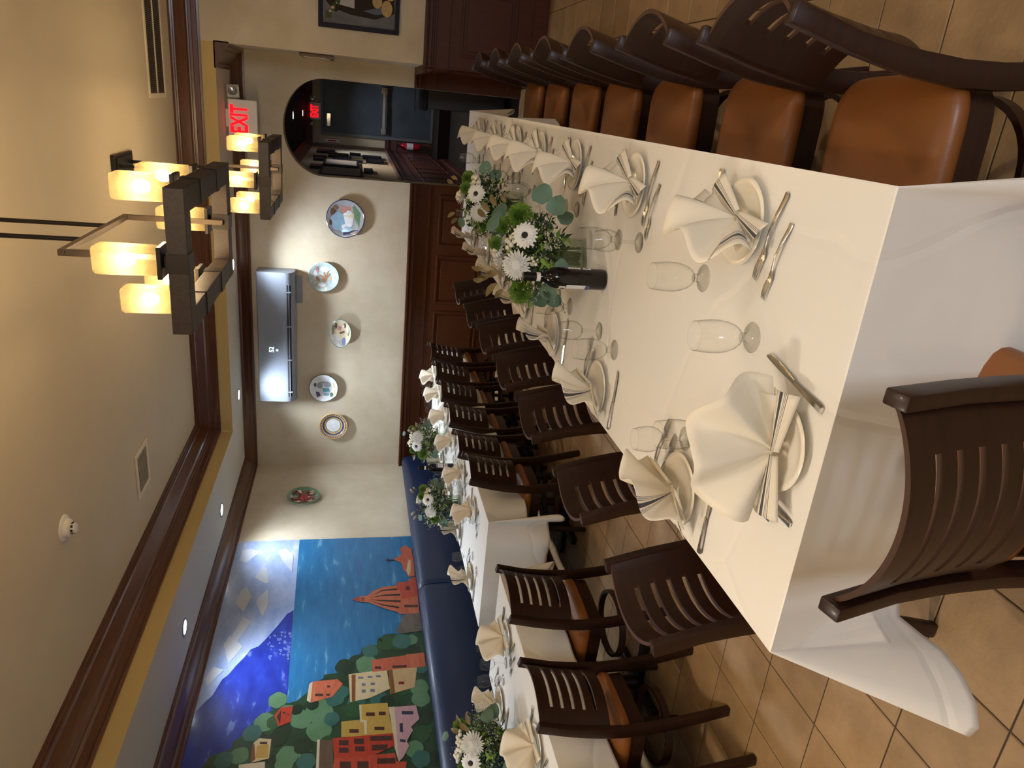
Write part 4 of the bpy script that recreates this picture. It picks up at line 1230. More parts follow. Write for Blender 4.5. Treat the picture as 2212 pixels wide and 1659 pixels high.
MUR_LEAF=[(3.606, 1.852, 0.055, 3), (4.358, 1.055, 0.042, 3), (3.661, 2.033, 0.031, 0), (4.213, 1.19, 0.055, 2), (3.716, 1.61, 0.055, 0), (4.294, 1.164, 0.059, 0), (4.296, 1.406, 0.067, 3), (3.926, 2.132, 0.037, 0), (4.111, 1.568, 0.063, 2), (3.649, 2.502, 0.032, 3), (4.681, 1.237, 0.066, 0), (3.794, 1.131, 0.047, 3), (3.564, 1.057, 0.054, 3), (4.259, 1.564, 0.035, 0), (3.908, 2.053, 0.059, 3), (3.741, 1.132, 0.036, 2), (3.525, 1.509, 0.031, 1), (3.588, 1.675, 0.045, 2), (3.854, 2.08, 0.047, 0), (4.048, 2.038, 0.036, 2), (3.663, 2.235, 0.052, 0), (3.673, 1.723, 0.049, 2), (3.468, 1.166, 0.034, 3), (3.937, 1.302, 0.043, 0), (3.859, 2.194, 0.043, 3), (3.917, 1.207, 0.047, 0), (3.543, 1.451, 0.036, 3), (4.364, 1.625, 0.043, 3), (4.025, 1.854, 0.06, 0), (4.28, 1.668, 0.05, 3), (4.219, 1.277, 0.037, 0), (3.681, 2.103, 0.036, 3), (3.549, 1.96, 0.029, 3), (4.623, 1.436, 0.06, 0), (4.584, 1.086, 0.064, 0), (4.399, 1.359, 0.039, 2), (3.65, 2.231, 0.031, 3), (4.343, 1.485, 0.043, 2), (4.069, 1.979, 0.062, 0), (3.706, 1.903, 0.046, 1), (3.686, 1.626, 0.033, 0), (3.838, 1.077, 0.053, 0), (3.817, 1.331, 0.034, 3), (3.976, 1.864, 0.038, 3), (3.689, 1.886, 0.036, 3), (4.05, 1.905, 0.062, 3), (4.187, 2.113, 0.065, 1), (3.995, 2.179, 0.073, 1), (4.063, 2.038, 0.064, 1), (4.054, 1.824, 0.098, 1), (3.887, 1.817, 0.084, 1), (3.996, 1.938, 0.075, 1), (3.909, 2.251, 0.062, 2), (3.736, 2.308, 0.059, 1), (3.701, 2.009, 0.07, 1), (4.47, 1.654, 0.071, 3), (4.479, 1.488, 0.084, 1), (4.623, 1.461, 0.061, 2), (4.702, 1.335, 0.075, 0), (4.72, 1.132, 0.051, 1), (4.591, 1.117, 0.056, 3), (4.709, 1.209, 0.076, 2), (4.216, 1.674, 0.056, 2), (4.043, 1.584, 0.066, 0), (4.112, 1.404, 0.068, 2), (4.091, 1.348, 0.056, 3), (4.217, 1.227, 0.07, 0), (4.414, 1.081, 0.061, 2), (4.205, 1.11, 0.07, 1), (4.096, 1.108, 0.069, 1), (3.919, 1.1, 0.067, 3), (3.783, 1.134, 0.065, 0), (3.657, 1.187, 0.063, 1), (3.576, 1.151, 0.062, 2), (3.85, 2.082, 0.062, 3), (3.768, 2.155, 0.05, 0), (3.766, 1.913, 0.061, 3), (3.638, 1.886, 0.06, 2), (3.63, 2.023, 0.059, 1), (4.321, 1.789, 0.046, 3), (4.117, 1.87, 0.044, 3), (4.085, 1.976, 0.043, 3), (3.787, 1.761, 0.042, 0), (3.623, 1.765, 0.04, 0), (3.711, 2.401, 0.059, 2), (4.16, 1.717, 0.067, 2), (3.988, 2.116, 0.053, 0), (3.974, 1.735, 0.054, 2)]
# ------------------------------------------------------------------ wine bottles
def bottle_meshes():
    R = {}
    mb = MB()
    mb.lathe([(0, 0.004), (0.030, 0.002), (0.0355, 0.004), (0.0375, 0.010), (0.0378, 0.175), (0.0365, 0.190), (0.0320, 0.204), (0.0235, 0.216), (0.0170, 0.226), (0.0145, 0.240), (0.0140, 0.298), (0.0, 0.300)], 36)
    R['glass'] = mb.mesh('bottle_glass', M['black_glass'], smooth=50)
    mb = MB()
    mb.lathe([(0.0150, 0.252), (0.0155, 0.253), (0.0155, 0.262), (0.0158, 0.2622), (0.0158, 0.2700), (0.0153, 0.2702), (0.0153, 0.2750), (0.0158, 0.2752), (0.0158, 0.3010), (0.0, 0.3015)], 28)
    R['cap'] = mb.mesh('screw_cap', M['capsule'], smooth=35)
    mb = MB()
    mb.lathe([(0.0147, 0.240), (0.0156, 0.240), (0.0158, 0.254), (0.0147, 0.254)], 28)
    R['band'] = mb.mesh('neck_band', M['label_paper'], smooth=35)

    def lab(parts, name):
        mb = MB()
        for a0, a1, z0, z1, r, mi in parts:
            mb.grid(lambda u, v: (r * math.cos(a0 + (a1 - a0) * u), r * math.sin(a0 + (a1 - a0) * u), z0 + (z1 - z0) * v), 14, 1, mi)
        return mb.mesh(name, [M['label_paper'], M['label_black'], M['label_blue'], M['ink_grey']], smooth=60)
    D = rad
    R['front'] = lab([(D(-52), D(52), 0.078, 0.148, 0.0383, 0), (D(-42), D(42), 0.150, 0.174, 0.0383, 0), (D(-26), D(26), 0.153, 0.166, 0.0385, 1),
                      (D(-52), D(52), 0.062, 0.077, 0.0384, 2), (D(-36), D(-8), 0.110, 0.114, 0.0385, 3), (D(-30), D(20), 0.100, 0.103, 0.0385, 3)], 'front_label')
    R['back'] = lab([(D(-30), D(30), 0.096, 0.142, 0.0383, 0), (D(-30), D(30), 0.144, 0.156, 0.0384, 2), (D(-30), D(30), 0.058, 0.088, 0.0383, 0), (D(-24), D(20), 0.128, 0.132, 0.0385, 3), (D(-24), D(24), 0.118, 0.121, 0.0385, 3),
                     (D(-24), D(10), 0.108, 0.111, 0.0385, 3), (D(-22), D(22), 0.066, 0.080, 0.0385, 3)], 'back_label')
    return R


BT = bottle_meshes()


def bottle(x, y, rz, label):
    t = empty('wine_bottle', (x, y, TZ + 0.0008), rz, label, 'bottle', 'wine bottles')
    inst('bottle_glass', BT['glass'], t)
    inst('screw_cap', BT['cap'], t)
    inst('neck_band', BT['band'], t)
    inst('front_label', BT['front'], t)['label'] = 'white front label with a black square'
    inst('back_label', BT['back'], t, (0, 0, 0), (0, 0, PI))


# front label turned to the left, back label just showing on the right
bottle(-0.552, 2.447, rad(192), 'dark red-wine bottle in front of the nearest flowers on the long table')
bottle(-2.955, 5.54, rad(150), 'dark wine bottle between the two flower arrangements on the far banquette table')


# ------------------------------------------------------------------ flower arrangements
def flower_meshes():
    R = {}
    rnd = random.Random(5)
    # gerbera, facing +Z
    mb = MB()
    for ring, (n, r0, r1, w_, lift) in enumerate([(18, 0.010, 0.044, 0.0075, 0.004), (18, 0.009, 0.038, 0.007, 0.008)]):
        for k in range(n):
            a = 2 * PI * (k + 0.5 * ring) / n + rnd.uniform(-0.04, 0.04)
            m = Matrix.Rotation(a, 4, 'Z')
            rr = r1 * rnd.uniform(0.94, 1.04)
            vs = []
            for t in (0.0, 0.35, 0.7, 0.9, 1.0):
                x = r0 + (rr - r0) * t
                ww = w_ * (0.45 + 0.75 * math.sin(PI * min(0.95, t * 0.75 + 0.12))) * (0.35 if t == 1.0 else 0.55)
                z = lift + 0.006 * math.sin(PI * t) - 0.004 * t * t
                vs += [m @ Vector((x, -ww, z)), m @ Vector((x, 0, z - 0.0012)), m @ Vector((x, ww, z))]
            fs = []
            for i in range(4):
                fs += [(i * 3, i * 3 + 1, i * 3 + 4, i * 3 + 3), (i * 3 + 1, i * 3 + 2, i * 3 + 5, i * 3 + 4)]
            mb.add(vs, fs)
    mb.lathe([(0.0115, 0.006), (0.0105, 0.010), (0.006, 0.0115), (0, 0.011)], 14, 1)
    R['gerbera'] = mb.mesh('gerbera_bloom', [M['petal'], M['flower_eye']], smooth=60)
    # chrysanthemum
    mb = MB()
    for k in range(150):
        f = k / 150
        el = rad(88 - 92 * f ** 0.8)
        a = k * 2.39996
        L = 0.018 + 0.034 * f ** 0.6
        ww = 0.0028 + 0.0022 * f
        m = Matrix.Rotation(a, 4, 'Z') @ Matrix.Rotation(-el, 4, 'Y')
        vs = []
        for t in (0.15, 0.5, 0.85, 1.0):
            x = L * t
            z = 0.010 * t * t * (1 if f < 0.6 else 0.3)
            q = ww * math.sin(PI * (0.2 + 0.7 * t))
            vs += [m @ Vector((x, -q, z + q * 0.6)), m @ Vector((x, 0, z)), m @ Vector((x, q, z + q * 0.6))]
        fs = []
        for i in range(3):
            fs += [(i * 3, i * 3 + 1, i * 3 + 4, i * 3 + 3), (i * 3 + 1, i * 3 + 2, i * 3 + 5, i * 3 + 4)]
        mb.add(vs, fs)
    mb.lathe([(0, -0.012), (0.022, -0.006), (0.026, 0.006), (0.021, 0.019), (0.012, 0.027), (0, 0.030)], 14)
    R['mum'] = mb.mesh('chrysanthemum_bloom', M['petal'], smooth=60)
    # button spray: a few small domes
    mb = MB()
    for dx, dy in ((0, 0), (0.019, 0.004), (-0.012, 0.016), (0.006, -0.019), (-0.018, -0.007), (0.018, 0.022)):
        mb.lathe([(0, -0.010), (0.007, -0.006), (0.0098, 0.0), (0.0085, 0.005), (0.004, 0.0075), (0, 0.0068)], 12, 0, Matrix.Translation((dx, dy, rnd.uniform(-0.004, 0.004))))
    R['button'] = mb.mesh('button_spray', M['petal_cream'], smooth=60)
    # mossy green pompon
    mb = MB()
    for k in range(460):
        f = (k + 0.5) / 460
        el = math.acos(1 - 1.6 * f)
        a = k * 2.39996
        d = Vector((math.sin(el) * math.cos(a), math.sin(el) * math.sin(a), math.cos(el)))
        m = frame_from(d)
        b = rnd.uniform(0.019, 0.030)
        w_ = 0.0021
        mb.add([m @ Vector(p) for p in ((-w_, 0, 0.012), (w_, 0, 0.012), (w_ * 1.6, w_, b), (0, -w_ * 1.4, b + 0.006), (-w_ * 1.6, w_, b))], [(0, 1, 2, 3), (0, 3, 4)])
    mb.lathe([(0, -0.012), (0.016, -0.006), (0.020, 0.004), (0.014, 0.016), (0, 0.021)], 10)
    R['moss'] = mb.mesh('moss_pompon', M['moss_green'])

    def leaf(name, L, W, mt, point, cup):
        mb = MB()
        n = 8
        vs = []
        for i in range(n + 1):
            t = i / n
            ww = W * (math.sin(PI * min(1, t ** (0.8 if point else 0.62))) ** (0.8 if point else 0.55)) if 0 < t < 1 else 0.0006
            z = cup * math.sin(PI * t) - 0.1 * L * t * t
            vs += [(-ww, L * t, z + ww * 0.25), (0, L * t, z), (ww, L * t, z + ww * 0.25)]
        fs = []
        for i in range(n):
            fs += [(i * 3, i * 3 + 1, i * 3 + 4, i * 3 + 3), (i * 3 + 1, i * 3 + 2, i * 3 + 5, i * 3 + 4)]
        mb.add(vs, fs)
        return mb.mesh(name, mt, smooth=60)
    R['euca'] = leaf('eucalyptus_leaf', 0.062, 0.029, M['euca'], False, 0.004)
    R['bronze'] = leaf('bronze_leaf', 0.062, 0.0105, M['leaf_bronze'], True, 0.006)
    # inner foliage: many small dark leaves round a ball (uncountable)
    for v in range(2):
        mb = MB()
        for k in range(700):
            d = Vector((rnd.gauss(0, 1), rnd.gauss(0, 1), rnd.gauss(0.25, 0.9))).normalized()
            r = rnd.uniform(0.04, 0.135)
            p = Vector((d.x * r * 1.15, d.y * r * 1.15, 0.165 + d.z * r * 0.85))
            if p.z < 0.095 and math.hypot(p.x, p.y) < 0.055:
                continue
            m = Matrix.Translation(p) @ Euler((rnd.uniform(-1, 1), rnd.uniform(-1, 1), rnd.uniform(0, 6.3))).to_matrix().to_4x4()
            L, W_ = rnd.uniform(0.02, 0.045), rnd.uniform(0.005, 0.011)
            mb.add([m @ Vector(q) for q in ((0, 0, 0), (W_, L * 0.45, 0.003), (0, L, -0.003), (-W_, L * 0.45, 0.003))], [(0, 1, 2, 3)], 0 if rnd.random() < 0.7 else 1)
        R['foliage%d' % v] = mb.mesh('inner_foliage', [M['leaf_dark'], M['moss_green']])
        # fern-like and filler twigs
        mb = MB()
        for k in range(90):
            d = Vector((rnd.gauss(0, 1), rnd.gauss(0, 1), rnd.uniform(-0.1, 1.2))).normalized()
            L = rnd.uniform(0.13, 0.205)
            p0 = Vector((0, 0, 0.13))
            bend = Vector((rnd.uniform(-0.02, 0.02), rnd.uniform(-0.02, 0.02), rnd.uniform(-0.02, 0.02)))
            path = [p0 + d * (L * t) + bend * t * t for t in (0.3, 0.6, 1.0)]
            mb.tube(path, 0.0006, 3, 0)
            for q in range(13):
                t = 0.55 + 0.45 * q / 12
                c = p0 + d * (L * t) + bend * t * t + Vector((rnd.uniform(-1, 1), rnd.uniform(-1, 1), rnd.uniform(-1, 1))) * 0.010
                s = rnd.uniform(0.0014, 0.0030)
                mb.add([c + Vector(u) * s for u in ((1, 0, 0), (-1, 0, 0), (0, 1, 0), (0, -1, 0), (0, 0, 1), (0, 0, -1))],
                       [(0, 2, 4), (2, 1, 4), (1, 3, 4), (3, 0, 4), (2, 0, 5), (1, 2, 5), (3, 1, 5), (0, 3, 5)], 1)
        for k in range(9):
            az = rnd.uniform(0, 6.28)
            d = Vector((math.cos(az), math.sin(az), rnd.uniform(-0.15, 0.5))).normalized()
            L = rnd.uniform(0.15, 0.20)
            sd = d.cross(Vector((0, 0, 1))).normalized()
            for q in range(16):
                t = 0.35 + 0.65 * q / 15
                c = Vector((0, 0, 0.12)) + d * L * t + Vector((0, 0, -0.05 * t * t))
                ll = 0.024 * math.sin(PI * min(1, (1.12 - t) * 1.3)) + 0.003
                for s in (-1, 1):
                    e = c + (sd * s + d * 0.7).normalized() * ll
                    mb.add([c, c + d * 0.006, e], [(0, 1, 2)], 2)
        R['filler%d' % v] = mb.mesh('filler_sprays', [M['twig'], M['filler_bud'], M['leaf_dark']])
    # vase
    mb = MB()
    h, a, b = 0.118, 0.050, 0.0455
    mb.add([(-a, -a, 0), (a, -a, 0), (a, a, 0), (-a, a, 0), (-a, -a, h), (a, -a, h), (a, a, h), (-a, a, h), (-b, -b, h), (b, -b, h), (b, b, h), (-b, b, h), (-b, -b, 0.008), (b, -b, 0.008), (b, b, 0.008), (-b, b, 0.008)],
           [(3, 2, 1, 0)] + [(i, (i + 1) % 4, 4 + (i + 1) % 4, 4 + i) for i in range(4)] + [(4 + i, 4 + (i + 1) % 4, 8 + (i + 1) % 4, 8 + i) for i in range(4)]
           + [(8 + i, 8 + (i + 1) % 4, 12 + (i + 1) % 4, 12 + i) for i in range(4)] + [(12, 13, 14, 15)])
    R['vase'] = mb.mesh('square_vase', M['vase_glass'], bevel=0.002)
    mb = MB()
    for k in range(46):
        a_ = rnd.uniform(0, 6.28)
        r0, r1 = rnd.uniform(0, 0.038), rnd.uniform(0, 0.040)
        a2 = a_ + rnd.uniform(-1.2, 1.2)
        mb.tube([(r0 * math.cos(a_), r0 * math.sin(a_), 0.012), ((r0 + r1) / 2 * math.cos(a2), (r0 + r1) / 2 * math.sin(a2), 0.07), (r1 * math.cos(a2), r1 * math.sin(a2), 0.15)], rnd.uniform(0.0012, 0.0024), 5)
    R['stems'] = mb.mesh('cut_stems', M['stem'], smooth=60)
    return R


FL = flower_meshes()


def arrangement(x, y, rz, v, label, spec):
    """spec: kind, (x, y, z) in the arrangement's frame (-y towards the room's near end), scale"""
    t = empty('flower_arrangement', (x, y, TZ + 0.0008), rz, label, 'flowers', 'table flower arrangements')
    t.scale = (1.14, 1.14, 1.14)
    inst('square_vase', FL['vase'], t, rot=(0, 0, rad(20)))['label'] = 'square clear glass vase'
    tag(inst('cut_stems', FL['stems'], t), kind='stuff')
    tag(inst('inner_foliage', FL['foliage%d' % v], t, rot=(0, 0, v)), kind='stuff')
    tag(inst('filler_sprays', FL['filler%d' % v], t, rot=(0, 0, v * 2)), kind='stuff')
    cen = Vector((0, 0, 0.13))
    nm = {'gerbera': 'gerbera_bloom', 'mum': 'chrysanthemum_bloom', 'button': 'button_spray', 'moss': 'moss_pompon', 'euca': 'eucalyptus_leaf', 'bronze': 'bronze_leaf'}
    rnd = random.Random(int(abs(x * 1000) + abs(y * 100)))
    for kind, p, sc in spec:
        p = Vector(p)
        d = (p - cen).normalized()
        if kind in ('gerbera', 'mum'):
            d = (d + Vector((0.05, -0.9, 0.25))).normalized()
        if kind in ('euca', 'bronze'):
            face = (d * 0.6 + Vector((rnd.uniform(-0.3, 0.3), -0.8, 0.45))).normalized()
            yv = (d - face * d.dot(face)).normalized()
            m = Matrix((yv.cross(face), yv, face)).transposed().to_4x4() if False else Matrix((yv.cross(face), yv, face)).to_3x3().transposed().to_4x4()
        else:
            m = frame_from(d) @ Matrix.Rotation(rnd.uniform(0, 6), 4, 'Z')
        o = inst(nm[kind], FL[kind], t)
        o.matrix_local = Matrix.Translation(p) @ m @ Matrix.Scale(sc, 4)


def mirrored(spec, s):
    return [(k, (p[0] * s, p[1], p[2]), q) for k, p, q in spec]


SPEC1 = [('gerbera', (0.060, -0.120, 0.235), 1.0), ('mum', (-0.035, -0.115, 0.255), 1.0), ('moss', (-0.125, -0.06, 0.225), 1.25), ('moss', (0.125, -0.03, 0.235), 1.35), ('moss', (0.09, 0.02, 0.275), 1.0),
         ('gerbera', (0.02, 0.055, 0.290), 0.95), ('button', (0.035, -0.075, 0.275), 0.9), ('button', (0.03, 0.02, 0.30), 1.1), ('mum', (-0.02, 0.10, 0.26), 0.85), ('button', (-0.02, -0.135, 0.205), 0.6), ('moss', (0.03, 0.0, 0.305), 0.8),
         ('euca', (0.165, -0.04, 0.165), 1.25), ('euca', (0.13, -0.085, 0.135), 1.15), ('euca', (0.105, -0.07, 0.105), 0.95), ('euca', (-0.085, -0.10, 0.15), 1.1), ('euca', (-0.13, -0.04, 0.155), 1.0), ('euca', (-0.125, -0.05, 0.115), 1.0),
         ('euca', (0.12, 0.06, 0.27), 1.2), ('euca', (0.085, 0.0, 0.30), 1.0), ('euca', (-0.02, -0.14, 0.135), 0.9),
         ('bronze', (0.135, 0.04, 0.325), 1.0), ('bronze', (0.155, 0.05, 0.30), 1.0), ('bronze', (0.115, 0.05, 0.335), 1.0), ('bronze', (0.165, 0.02, 0.275), 0.8),
         ('bronze', (-0.075, -0.03, 0.325), 1.1), ('bronze', (-0.10, -0.04, 0.305), 1.1), ('bronze', (-0.06, -0.05, 0.30), 1.1), ('bronze', (-0.09, -0.02, 0.345), 0.9), ('bronze', (-0.055, -0.02, 0.35), 0.9), ('bronze', (-0.12, -0.03, 0.28), 0.9)]
SPEC2 = [('gerbera', (0.035, -0.11, 0.235), 1.0), ('mum', (-0.045, -0.105, 0.215), 0.9), ('button', (0.085, -0.075, 0.24), 1.25), ('moss', (0.06, -0.06, 0.275), 0.9), ('moss', (0.11, -0.02, 0.26), 1.0), ('button', (0.03, -0.02, 0.30), 0.9),
         ('moss', (-0.10, -0.05, 0.18), 1.1), ('mum', (0.03, 0.08, 0.27), 0.8), ('euca', (0.10, -0.06, 0.15), 1.1), ('euca', (0.13, -0.03, 0.18), 1.1), ('euca', (-0.10, -0.06, 0.13), 1.1), ('euca', (-0.13, -0.03, 0.12), 0.9),
         ('euca', (-0.08, -0.02, 0.27), 0.8), ('bronze', (-0.05, -0.02, 0.315), 0.9), ('bronze', (0.08, 0.0, 0.325), 0.9), ('bronze', (0.10, 0.02, 0.305), 0.9), ('bronze', (-0.075, -0.01, 0.30), 0.9)]
SPEC3 = [('mum', (0.025, -0.115, 0.235), 1.1), ('gerbera', (-0.045, -0.12, 0.245), 1.05), ('moss', (-0.105, -0.08, 0.19), 1.5), ('moss', (-0.08, -0.05, 0.27), 0.9), ('moss', (0.09, -0.02, 0.275), 1.0), ('button', (0.0, -0.06, 0.285), 1.0),
         ('button', (-0.03, -0.04, 0.295), 1.0), ('button', (0.045, -0.05, 0.285), 1.0), ('euca', (0.11, -0.06, 0.14), 1.2), ('euca', (0.10, -0.08, 0.165), 1.1), ('euca', (-0.06, -0.11, 0.10), 0.9), ('euca', (-0.10, -0.10, 0.11), 0.9),
         ('bronze', (0.065, -0.06, 0.275), 1.1), ('bronze', (0.085, -0.05, 0.265), 1.1), ('bronze', (0.075, -0.09, 0.245), 1.1), ('bronze', (0.095, -0.07, 0.235), 1.0), ('bronze', (-0.12, -0.05, 0.25), 0.9), ('euca', (0.05, -0.01, 0.325), 0.7)]
arrangement(-0.530, 2.735, rad(10), 0, 'white gerbera arrangement with bronze leaves behind the bottle on the long table', SPEC1)
arrangement(-0.500, 3.90, rad(10), 1, 'leafy white flower arrangement on the long table, farther from the viewer', SPEC2)
arrangement(-3.05, 5.10, rad(28), 1, 'small white flower arrangement nearer the viewer on the far banquette table', SPEC2)
arrangement(-2.99, 6.15, rad(25), 0, 'small white flower arrangement at the far end of the far banquette table', SPEC3)
arrangement(-3.06, 2.73, rad(40), 0, 'white flower arrangement with moss green pompon on the near banquette table', SPEC3)


# ------------------------------------------------------------------ chandeliers
def chandelier_meshes():
    R = {}
    W, L, T, H = 0.228, 0.43, 0.076, 0.060      # half width, half length, beam thickness, beam height
    for nm, a, b in (('front', (-W, -L, 0), (W, -L + T, H)), ('back', (-W, L - T, 0), (W, L, H)), ('left', (-W, -L + T, 0), (-W + T, L - T, H)), ('right', (W - T, -L + T, 0), (W, L - T, H))):
        R[nm] = MB().box(a, b).mesh('ring_beam', M['beam_wood'], bevel=0.002)
    e = 0.003
    sx = L * 0.36
    R['straps'] = []
    for s in (-1, 1):
        for yy in (-sx, sx):
            x0, x1 = (W - T, W) if s > 0 else (-W, -W + T)
            mb = MB().box((x0 - e, yy - 0.028, -e), (x1 + e, yy + 0.028, H + e))
            R['straps'].append((mb.mesh('strap', M['metal_dark'], bevel=0.001), (x0 + x1) / 2, yy))
    for s in (-1, 1):
        y0, y1 = (L - T, L) if s > 0 else (-L, -L + T)
        mb = MB().box((-0.03, y0 - e, -e), (0.03, y1 + e, H + e))
        R['straps'].append((mb.mesh('strap', M['metal_dark'], bevel=0.001), 0.0, (y0 + y1) / 2))
    b = 0.010
    yy = L - T - 0.012
    mb = MB()
    mb.box((-b, -yy - b, 0.37), (b, yy + b, 0.39)).box((-b, -yy - b, H * 0.3), (b, -yy + b, 0.37)).box((-b, yy - b, H * 0.3), (b, yy + b, 0.37))
    R['yoke'] = mb.mesh('yoke', M['bronze'], bevel=0.002)
    R['plate'] = MB().box((-0.050, -0.050, 0.012), (0.050, 0.050, 0.026)).box((-0.018, -0.018, 0), (0.018, 0.018, 0.012)).mesh('holder_plate', M['metal_dark'], bevel=0.002)
    # open-bottomed square glass with a chamfered top edge
    mb = MB()
    def ring(r, z):
        c = 0.010
        return [(-r + c, -r, z), (r - c, -r, z), (r, -r + c, z), (r, r - c, z), (r - c, r, z), (-r + c, r, z), (-r, r - c, z), (-r, -r + c, z)]
    lay = [ring(0.042, 0.0), ring(0.0435, 0.173), ring(0.039, 0.183), ring(0.026, 0.185)]
    vs = sum(lay, [])
    fs = [(r * 8 + k, r * 8 + (k + 1) % 8, (r + 1) * 8 + (k + 1) % 8, (r + 1) * 8 + k) for r in range(3) for k in range(8)] + [tuple(24 + k for k in range(8))]
    mb.add(vs, fs)
    R['shade'] = mb.mesh('glass_shade', M['lamp_glass'], smooth=25)
    mb = MB()
    mb.lathe([(0, -0.028), (0.012, -0.026), (0.020, -0.012), (0.021, 0.002), (0.016, 0.016), (0.008, 0.024), (0, 0.026)], 10)
    R['bulb'] = mb.mesh('bulb', M['bulb'], smooth=60)
    return R


CD = chandelier_meshes()


def chandelier(x, y, z, label):
    t = empty('chandelier', (x, y, z), 0, label, 'chandelier', 'chandeliers over the long table')
    for nm in ('front', 'back', 'left', 'right'):
        inst('ring_beam', CD[nm], t)
    yk = inst('yoke', CD['yoke'], t)
    top = ZCEIL - z
    for yy in (-0.135, 0.135):
        MB().tube([(0, yy, 0.385), (0, yy, top - 0.02)], 0.008, 10).obj('hanging_rod', M['metal_dark'], t, smooth=60)
        MB().tube([(0, yy, top - 0.09), (0, yy, top - 0.03)], 0.011, 10).obj('rod_coupling', M['metal_dark'], t, smooth=60)
    MB().box((-0.065, -0.20, top - 0.022), (0.065, 0.20, top)).box((-0.045, -0.16, top - 0.030), (0.045, 0.16, top - 0.022)).obj('canopy', M['metal_dark'], t, bevel=0.003)
    for me, px, py in CD['straps']:
        inst('strap', me, t)
        p = inst('holder_plate', CD['plate'], t, (px, py, 0.063))
        s = inst('glass_shade', CD['shade'], p, (0, 0, 0.026))
        s['label'] = 'frosted square glass shade'
        inst('bulb', CD['bulb'], p, (0, 0, 0.125))


chandelier(-0.550, 2.80, 2.14, 'square dark beam chandelier with lit frosted shades, nearer the viewer')
chandelier(-0.570, 5.17, 2.14, 'square dark beam chandelier with lit frosted shades, farther away near the exit sign')
chandelier(-0.550, 0.43, 2.14, 'square dark beam chandelier out of view above the near end of the long table')


# ------------------------------------------------------------------ recessed downlights
def downlight(x, y, power, label, z=ZSOF, col=(0.80, 0.89, 1.0), ang=150, tilt=0.0):
    t = empty('downlight', (x, y, z), 0, label, 'light', 'recessed ceiling lights')
    MB().lathe([(0.048, -0.001), (0.050, -0.006), (0.068, -0.005), (0.070, 0.0)], 32).obj('trim_ring', M['plastic_white'], t, smooth=50)
    MB().lathe([(0.0, -0.0035), (0.049, -0.0035)], 24).obj('lens', M['lens_glow'], t)
    ld = bpy.data.lights.new('downlight_beam', 'SPOT')
    ld.energy = power
    ld.color = col
    ld.spot_size = rad(ang)
    ld.spot_blend = 1.0
    ld.shadow_soft_size = 0.09
    lo = bpy.data.objects.new('downlight_beam', ld)
    lo.location = (0, 0, -0.02)
    lo.rotation_euler = (0, rad(tilt), 0)      # aimed at the wall it washes
    COL.objects.link(lo)
    lo.parent = t


downlight(-3.04, 7.33, DOWN_POWER, 'small lit downlight above the left end of the air conditioner', ang=126)
downlight(-1.68, 7.33, DOWN_POWER, 'recessed downlight over the right end of the air conditioner', ang=126)
downlight(-3.65, 6.08, LEFT_POWER, 'lit downlight above the edge of the mural, second from the corner', ang=140, tilt=9)
downlight(-3.65, 4.50, LEFT_POWER, 'lit downlight over the mountain of the mural, closest to the viewer', ang=140, tilt=9)
downlight(-3.65, 2.92, LEFT_POWER * 0.55, 'downlight over the near part of the mural, just out of view', ang=140, tilt=9)
downlight(-3.65, 1.34, LEFT_POWER * 0.55, 'downlight over the banquette far to the left, out of view', ang=140, tilt=9)


# ------------------------------------------------------------------ lettering
def text_mesh(name, s, size, depth, m, bold=0.0):
    c = bpy.data.curves.new(name, 'FONT')
    c.body = s
    c.size = size
    c.extrude = depth
    c.offset = bold
    c.align_x = 'CENTER'
    c.align_y = 'CENTER'
    o = bpy.data.objects.new(name, c)
    COL.objects.link(o)
    bpy.context.view_layer.update()
    me = bpy.data.meshes.new_from_object(o.evaluated_get(bpy.context.evaluated_depsgraph_get()))
    me.materials.clear()
    me.materials.append(m)
    bpy.data.objects.remove(o)
    me.name = name
    xs = [v.co.x for v in me.vertices]
    ys = [v.co.y for v in me.vertices]
    cx, cy_ = (min(xs) + max(xs)) / 2, (min(ys) + max(ys)) / 2
    w_, h_ = max(xs) - min(xs), max(ys) - min(ys)
    for v in me.vertices:
        v.co.x = (v.co.x - cx) / w_
        v.co.y = (v.co.y - cy_) / h_
    return me


EXIT_TXT = text_mesh('exit_letters', 'EXIT', 0.2, 0.004, M['sign_red'], 0.006)


